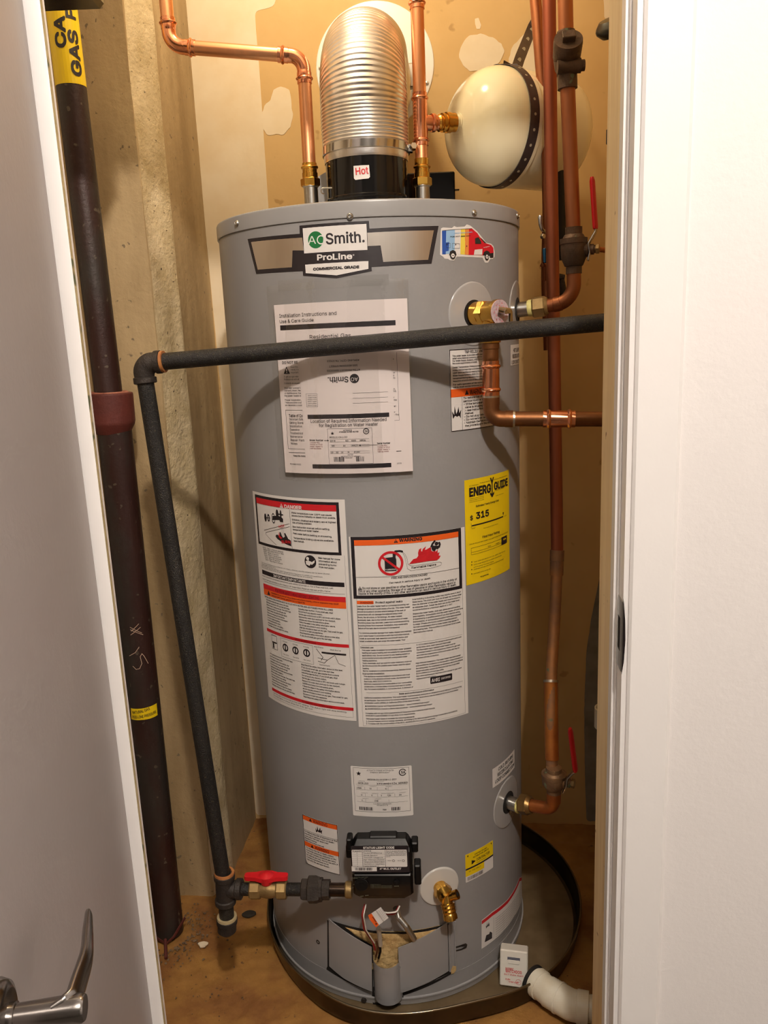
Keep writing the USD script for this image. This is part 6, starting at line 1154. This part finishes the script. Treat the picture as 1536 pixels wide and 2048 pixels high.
# ================================================================ copper lines at the right of the tank
RR = .0111
def Y(x, y, yy): return at_y(x, y, yy)
rp_pts = [Y(1097, -140, 1.455), Y(1098, 0, 1.455), Y(1103, 380, 1.45), Y(1108, 690, 1.445), Y(1113, 1000, 1.42), Y(1114.5, 1118, 1.41)]
rp_ = thing('recirculation_pipe', Y(1107, 1590, 1.29) * [1, 1, 0], 'long red-brown copper pipe running the full height beside the tank', 'pipe')
part(rp_, 'upper_pipe', sweep(rounded(rp_pts, .4, 4), RR, 28), COPPERR, 60)
part(rp_, 'coupling', sweep([Y(1114.5, 1100, 1.412), Y(1113, 1150, 1.405)], [(0, RR + .0018), (.020, RR + .0018), (.0205, RR + .0012)], 26), COPPERT, 30)
lo = [Y(1113, 1148, 1.405), Y(1110, 1230, 1.385), Y(1103, 1340, 1.352), Y(1102, 1430, 1.325), Y(1104, 1545, 1.296)]
part(rp_, 'lower_pipe', sweep(rounded(lo, .5, 4), RR - .0008, 26), COPPERT, 60); part(rp_, 'repair_sleeve', sweep([Y(1101.5, 1362, 1.347), Y(1104, 1520, 1.302)], [(0, RR + .0006), (.0015, RR + .0012), (-.0015, RR + .0012), (-.0001, RR + .0004)], 26), M('orange_copper', (206, 134, 66), .4, .85, rgb2=(176, 102, 52), scale=16), 35)
part(rp_, 'solder_ring', sweep([Y(1101.5, 1360, 1.347), Y(1101.6, 1365, 1.345)], RR + .0022, 20), SOLDER)
Al = radial(thL); Bl = tank_p(thL, zL, RT); vb = Y(1104, 1560, 1.292); ce = Bl + Al * .092; ce[2] = Bl[2] - .004; vb[:2] = ce[:2]; vbt = Y(1104, 1535, vb[1]); vbt[:2] = ce[:2]; vbb = Y(1104, 1585, vb[1]); vbb[:2] = ce[:2]
hy = Bl + Al * .092; hy[2] = Y(1104, 1622, ce[1])[2] + .004
st_ = thing('return_stub', Bl, 'short copper return stub with brass union at the lower right of the tank', 'pipe fitting')
part(st_, 'plated_nipple', sweep([Bl - Al * .004, Bl + Al * .022], .0128, 24), STEEL); part(st_, 'tape_wrap', sweep([Bl + Al * .020, Bl + Al * .027], [(0, .0130), (.003, .0142), (.007, .0134)], 20), M('thread_tape', (216, 206, 130), .6), 40)
dwn = (hy[2] - Bl[2]) / .092; ud = unit(Al + EZ * dwn); part(st_, 'union_nut', join(hexnut(Bl + ud * .026, ud, .0185, .018, 6, .2), sweep([Bl + ud * .043, Bl + ud * .050], [(0, .0175), (.007, .0140)], 20)), M('union_bronze', (150, 118, 70), .4, .8, rgb2=(118, 92, 56), scale=20), 30)
el = rounded([Bl + ud * .046, hy, vbb], .020, 12); part(st_, 'elbow', sweep(el, [(0, RR + .0004), (-.018, RR + .0004), (-.0178, RR + .0016), (-.0001, RR + .0016)], 26), M('orange_copper_b', (196, 122, 62), .42, .85, rgb2=(160, 92, 50), scale=16), 45)
def ball_valve(name, top, bot, axis_side, hl, label, handle_pts, mats, stem=.034, hr=.0085):
    t = thing(name, bot, label, 'valve'); ax = unit(top - bot); L_ = np.linalg.norm(top - bot)
    part(t, 'valve_body', join(sweep([bot, top], [(0, RR + .002), (L_ * .16, RR + .002), (L_ * .17, RR + .004), (L_ * .34, .0205), (L_ * .52, .0215), (L_ * .64, .0215), (L_ * .645, .0225), (L_ * .76, .0225), (L_ * .765, .0185), (L_ * .84, .0155), (L_ * .85, RR + .0028), (L_, RR + .0028)], 16)), mats[0], 30)
    m = bot + ax * L_ * .50; part(t, 'stem', sweep([m, m + axis_side * stem], [(0, .0125), (stem * .62, .0115), (stem * .63, .0085), (stem * .85, .0085), (stem * .86, .0065), (stem, .0065)], 14), mats[0], 30); part(t, 'stem_nut', hexnut(m + axis_side * (stem - .003), axis_side, .0082, .006), BRASSY, 30)
    part(t, 'lever', sweep(rounded(handle_pts[:-2] + [handle_pts[-2]], .006, 6), .0062, 10, flat=.34, up=axis_side), STEEL, 50)
    part(t, 'grip', sweep([handle_pts[-2], handle_pts[-1]], [(0, .0068), (.004, .0082), (-.006, .0080), (-.0001, .0050)], 14, flat=.55, up=axis_side), RED, 50, label='red vinyl grip'); return t
sd = unit(np.array([.90, -.42, 0])); yv = ce[1] - .012
OB2 = M('corroded_bronze', (150, 118, 84), .55, .5, rgb2=(110, 82, 60), scale=26, spots=(120, 134, 104), spot_scale=60, spot_size=.13, bump=.001, bscale=150)
ball_valve('ball_valve', vbt, vbb, sd, .08, 'corroded bronze ball valve with upright red handle, lower right near the floor', [Y(1127, 1583, yv), Y(1133, 1570, yv - .006), Y(1135, 1556, yv - .006), Y(1145, 1546, yv - .008), Y(1151, 1542, yv - .008), Y(1140, 1457, yv - .008)], (OB2,))

Au = radial(thU); Bu = tank_p(thU, zU, RT); pc = Bu + Au * .096; pc[2] = Y(1138, 604, pc[1])[2]
us = thing('supply_stub', Bu, 'copper stub with plated nipple and brass union at the upper right of the tank', 'pipe fitting')
uu = unit(pc - Bu)
part(us, 'plated_nipple', sweep([Bu - uu * .004, Bu + uu * .020], .0128, 24), STEEL); part(us, 'tape_wrap', sweep([Bu + uu * .0190, Bu + uu * .028], [(0, .0130), (.003, .0142), (.009, .0136)], 20), M('thread_tape', (216, 206, 130), .6), 40)
part(us, 'union_nut', join(hexnut(Bu + uu * .027, uu, .0180, .022, 6, .2), sweep([Bu + uu * .048, Bu + uu * .053], [(0, .0165), (.005, .0135)], 20)), BRASSY, 30)
vt_t, vt_b = Y(1134, 455, pc[1]), Y(1137, 548, pc[1]); vt_t[0] = pc[0] - .002; vt_b[0] = pc[0] - .001; vt_t[1] = vt_b[1] = pc[1]
part(us, 'elbow', sweep(rounded([Bu + uu * .050, pc, vt_b], .032, 16), [(0, RR + .0002), (.012, RR + .0002), (.0125, RR + .0012), (.024, RR + .0012), (.0245, RR + .0005), (-.0001, RR + .0005)], 28), COPPERD, 45)
yv = pc[1] - .012; sd2 = unit(np.array([.93, -.36, 0]))
ball_valve('ball_valve', vt_t, vt_b, sd2, .09, 'dark bronze ball valve with long red handle, upper right by the bare stud', [Y(1176, 521, yv), Y(1180, 505, yv), Y(1177, 488, yv), Y(1192, 462, yv), Y(1191, 458, yv - .0), Y(1184, 354, yv)], (BRASSO,), .038)
cp3 = thing('check_valve_pipe', vt_t, 'brown copper pipe running up to a dark bronze check valve', 'pipe')
cb_, ct_ = Y(1135, 178, pc[1]), Y(1132, 62, pc[1]); cb_[1] = ct_[1] = pc[1]
part(cp3, 'lower_pipe', cyl(vt_t - EZ * .012, cb_ + EZ * .004, RR + .0006, 28), COPPERD); part(cp3, 'upper_pipe', cyl(ct_ - EZ * .004, Y(1127, -140, pc[1]), RR + .0006, 28), COPPERD)
cx_ = unit(ct_ - cb_); cL = np.linalg.norm(ct_ - cb_); toward = unit(np.array([-.1, -.80, .58]))
part(cp3, 'check_valve', join(sweep([cb_, ct_], [(0, .0155), (cL * .24, .0155), (cL * .25, .0145), (cL * .34, .0185), (cL * .5, .0205), (cL * .75, .0195), (cL * .86, .0145), (cL, .0138)], 24), sweep([cb_ + cx_ * cL * .56, cb_ + cx_ * cL * .56 + toward * .030], [(0, .0215), (.024, .0225), (.030, .0218)], 28), sweep([cb_ + cx_ * cL * .34 + np.array([-.018, -.012, 0]), cb_ + cx_ * cL * .34 + np.array([.024, -.014, .001])], [(0, .010), (.036, .011), (.0362, .0085), (.044, .0085)], 12)), BRASSO, 30)
cq = cb_ + cx_ * cL * .56 + toward * .030; part(cp3, 'check_valve_plug', obox(cq + toward * .004, cx_ - toward * (cx_ @ toward), np.cross(toward, cx_), .0078, .0098, .0055, .001), BRASSO, 25)
# thin pipe behind, its small valve, black pipe, tube stub
s_ = thing('soft_copper_tube', Y(1088, 600, 1.50), 'thin copper tube slanting down behind the red-brown pipe', 'pipe')
part(s_, 'tube', sweep(rounded([Y(1066, -120, 1.50), Y(1071, 0, 1.50), Y(1085, 170, 1.495), Y(1094, 300, 1.49), Y(1096, 420, 1.49), Y(1093, 560, 1.49), Y(1098, 700, 1.49)], .6, 5), .0098, 22), COPPERD, 60)
mv = thing('small_valve', Y(1089, 500, 1.475), 'half-hidden valve with a blue handle behind the red-brown pipe', 'valve')
part(mv, 'blue_grip', sweep([Y(1089, 496, 1.465), Y(1091, 526, 1.465)], [(0, .002), (.002, .0038), (-.002, .0038), (-.0001, .002)], 12), M('blue_vinyl', (20, 74, 106), .4), 50); part(mv, 'lever', sweep(rounded([Y(1080, 430, 1.465), Y(1081, 448, 1.465), Y(1084, 460, 1.465), Y(1092, 464, 1.47)], .006, 6), [(0, .002), (.003, .0042), (-.0001, .0026)], 10, flat=.5), STEEL, 50); part(mv, 'nut', hexnut(Y(1083, 473, 1.468), np.array([.6, -.8, 0]), .0048, .006), CHROME, 30); part(mv, 'copper_elbow', sweep(rounded([Y(1086, 530, 1.478), Y(1090, 528, 1.478), Y(1091, 560, 1.485)], .003, 6), .0058, 14), COPPERD, 50)
part(mv, 'drain_cap', join(cyl(Y(1120, 560, 1.50), Y(1126, 590, 1.50), .0080, 16), cyl(Y(1114, 553, 1.50), Y(1128, 556, 1.50), .006, 14)), IRONFIT, 40)
single('black_pipe', cyl(Y(1112, 120, 1.545), Y(1122, 520, 1.545), .0115, 20), M('black_insulation', (24, 20, 20), .7), 'black insulated pipe standing behind the two copper pipes', 'pipe')
tube_a = Y(1186, 497, yv); single('capillary_tube', cyl(tube_a, Y(1222, 502, yv + .02), .0042, 14), COPPERD, 'thin horizontal copper tube running right from the upper red-handled valve', 'tube')
# dark flange and fittings behind the stud, white standpipe
dk = thing('round_cover', Y(1222, 50, 1.30), 'dark round cover showing past the bare stud at the top', 'cover')
part(dk, 'cover_dish', lathe(Y(1228, 52, 1.32), unit(np.array([-.35, -.35, .87])), [(0, .012), (.020, .011), (.026, .004), (.0275, 0), (.027, -.004), (.020, -.012), (0, -.014)], 40), M('dark_olive', (62, 58, 46), .35, .5), 40)
fx = thing('bracket_fitting', Y(1226, 160, 1.34), 'dark iron bracket half hidden behind the bare stud', 'bracket')
part(fx, 'bracket_arm', obox(Y(1227, 150, 1.34), (1, 0, 0), (0, 0, 1), .006, .030, .008, .003), IRONFIT, 25); part(fx, 'bracket_foot', obox(Y(1227, 182, 1.34), (1, 0, 0), (0, 0, 1), .004, .010, .006, .002), IRONFIT, 25); part(fx, 'bracket_lug', obox(Y(1222, 272, 1.34), (1, 0, 0), (0, 0, 1), .006, .012, .008, .002), IRONFIT, 25)
sq = Y(1214, 1420, 1.36); ax_s = EZ
pw = thing('standpipe', sq * [1, 1, 0], 'white plastic standpipe with an open collar, behind the stud', 'pipe')
part(pw, 'pipe', cyl(sq * [1, 1, 0] + np.array([.004, .0, .002]), sq - EZ * .03 + np.array([.004, 0, 0]), .019, 32), PVC); part(pw, 'collar', lathe(sq - EZ * .036, EZ, [(.019, 0), (.0225, .002), (.0225, .040), (.0195, .040), (.0195, .004)], 36), PVC, 30)
# ceiling lamps' fittings
lf = thing('hall_light', HALL + EZ * .05, 'round ceiling light fitting in the hall', 'lamp'); part(lf, 'base', lathe(HALL + EZ * .055, EZ, [(0, 0), (.07, 0), (.075, .006), (.075, .035), (0, .035)], 36), WHITEP, 30)
lf = thing('closet_light', BULB + EZ * .05, 'bare bulb holder on the closet ceiling', 'lamp'); part(lf, 'holder', lathe(BULB + EZ * .045, EZ, [(0, 0), (.018, 0), (.022, .03), (.05, .12), (.05, .135), (0, .135)], 28), WHITEP, 30)
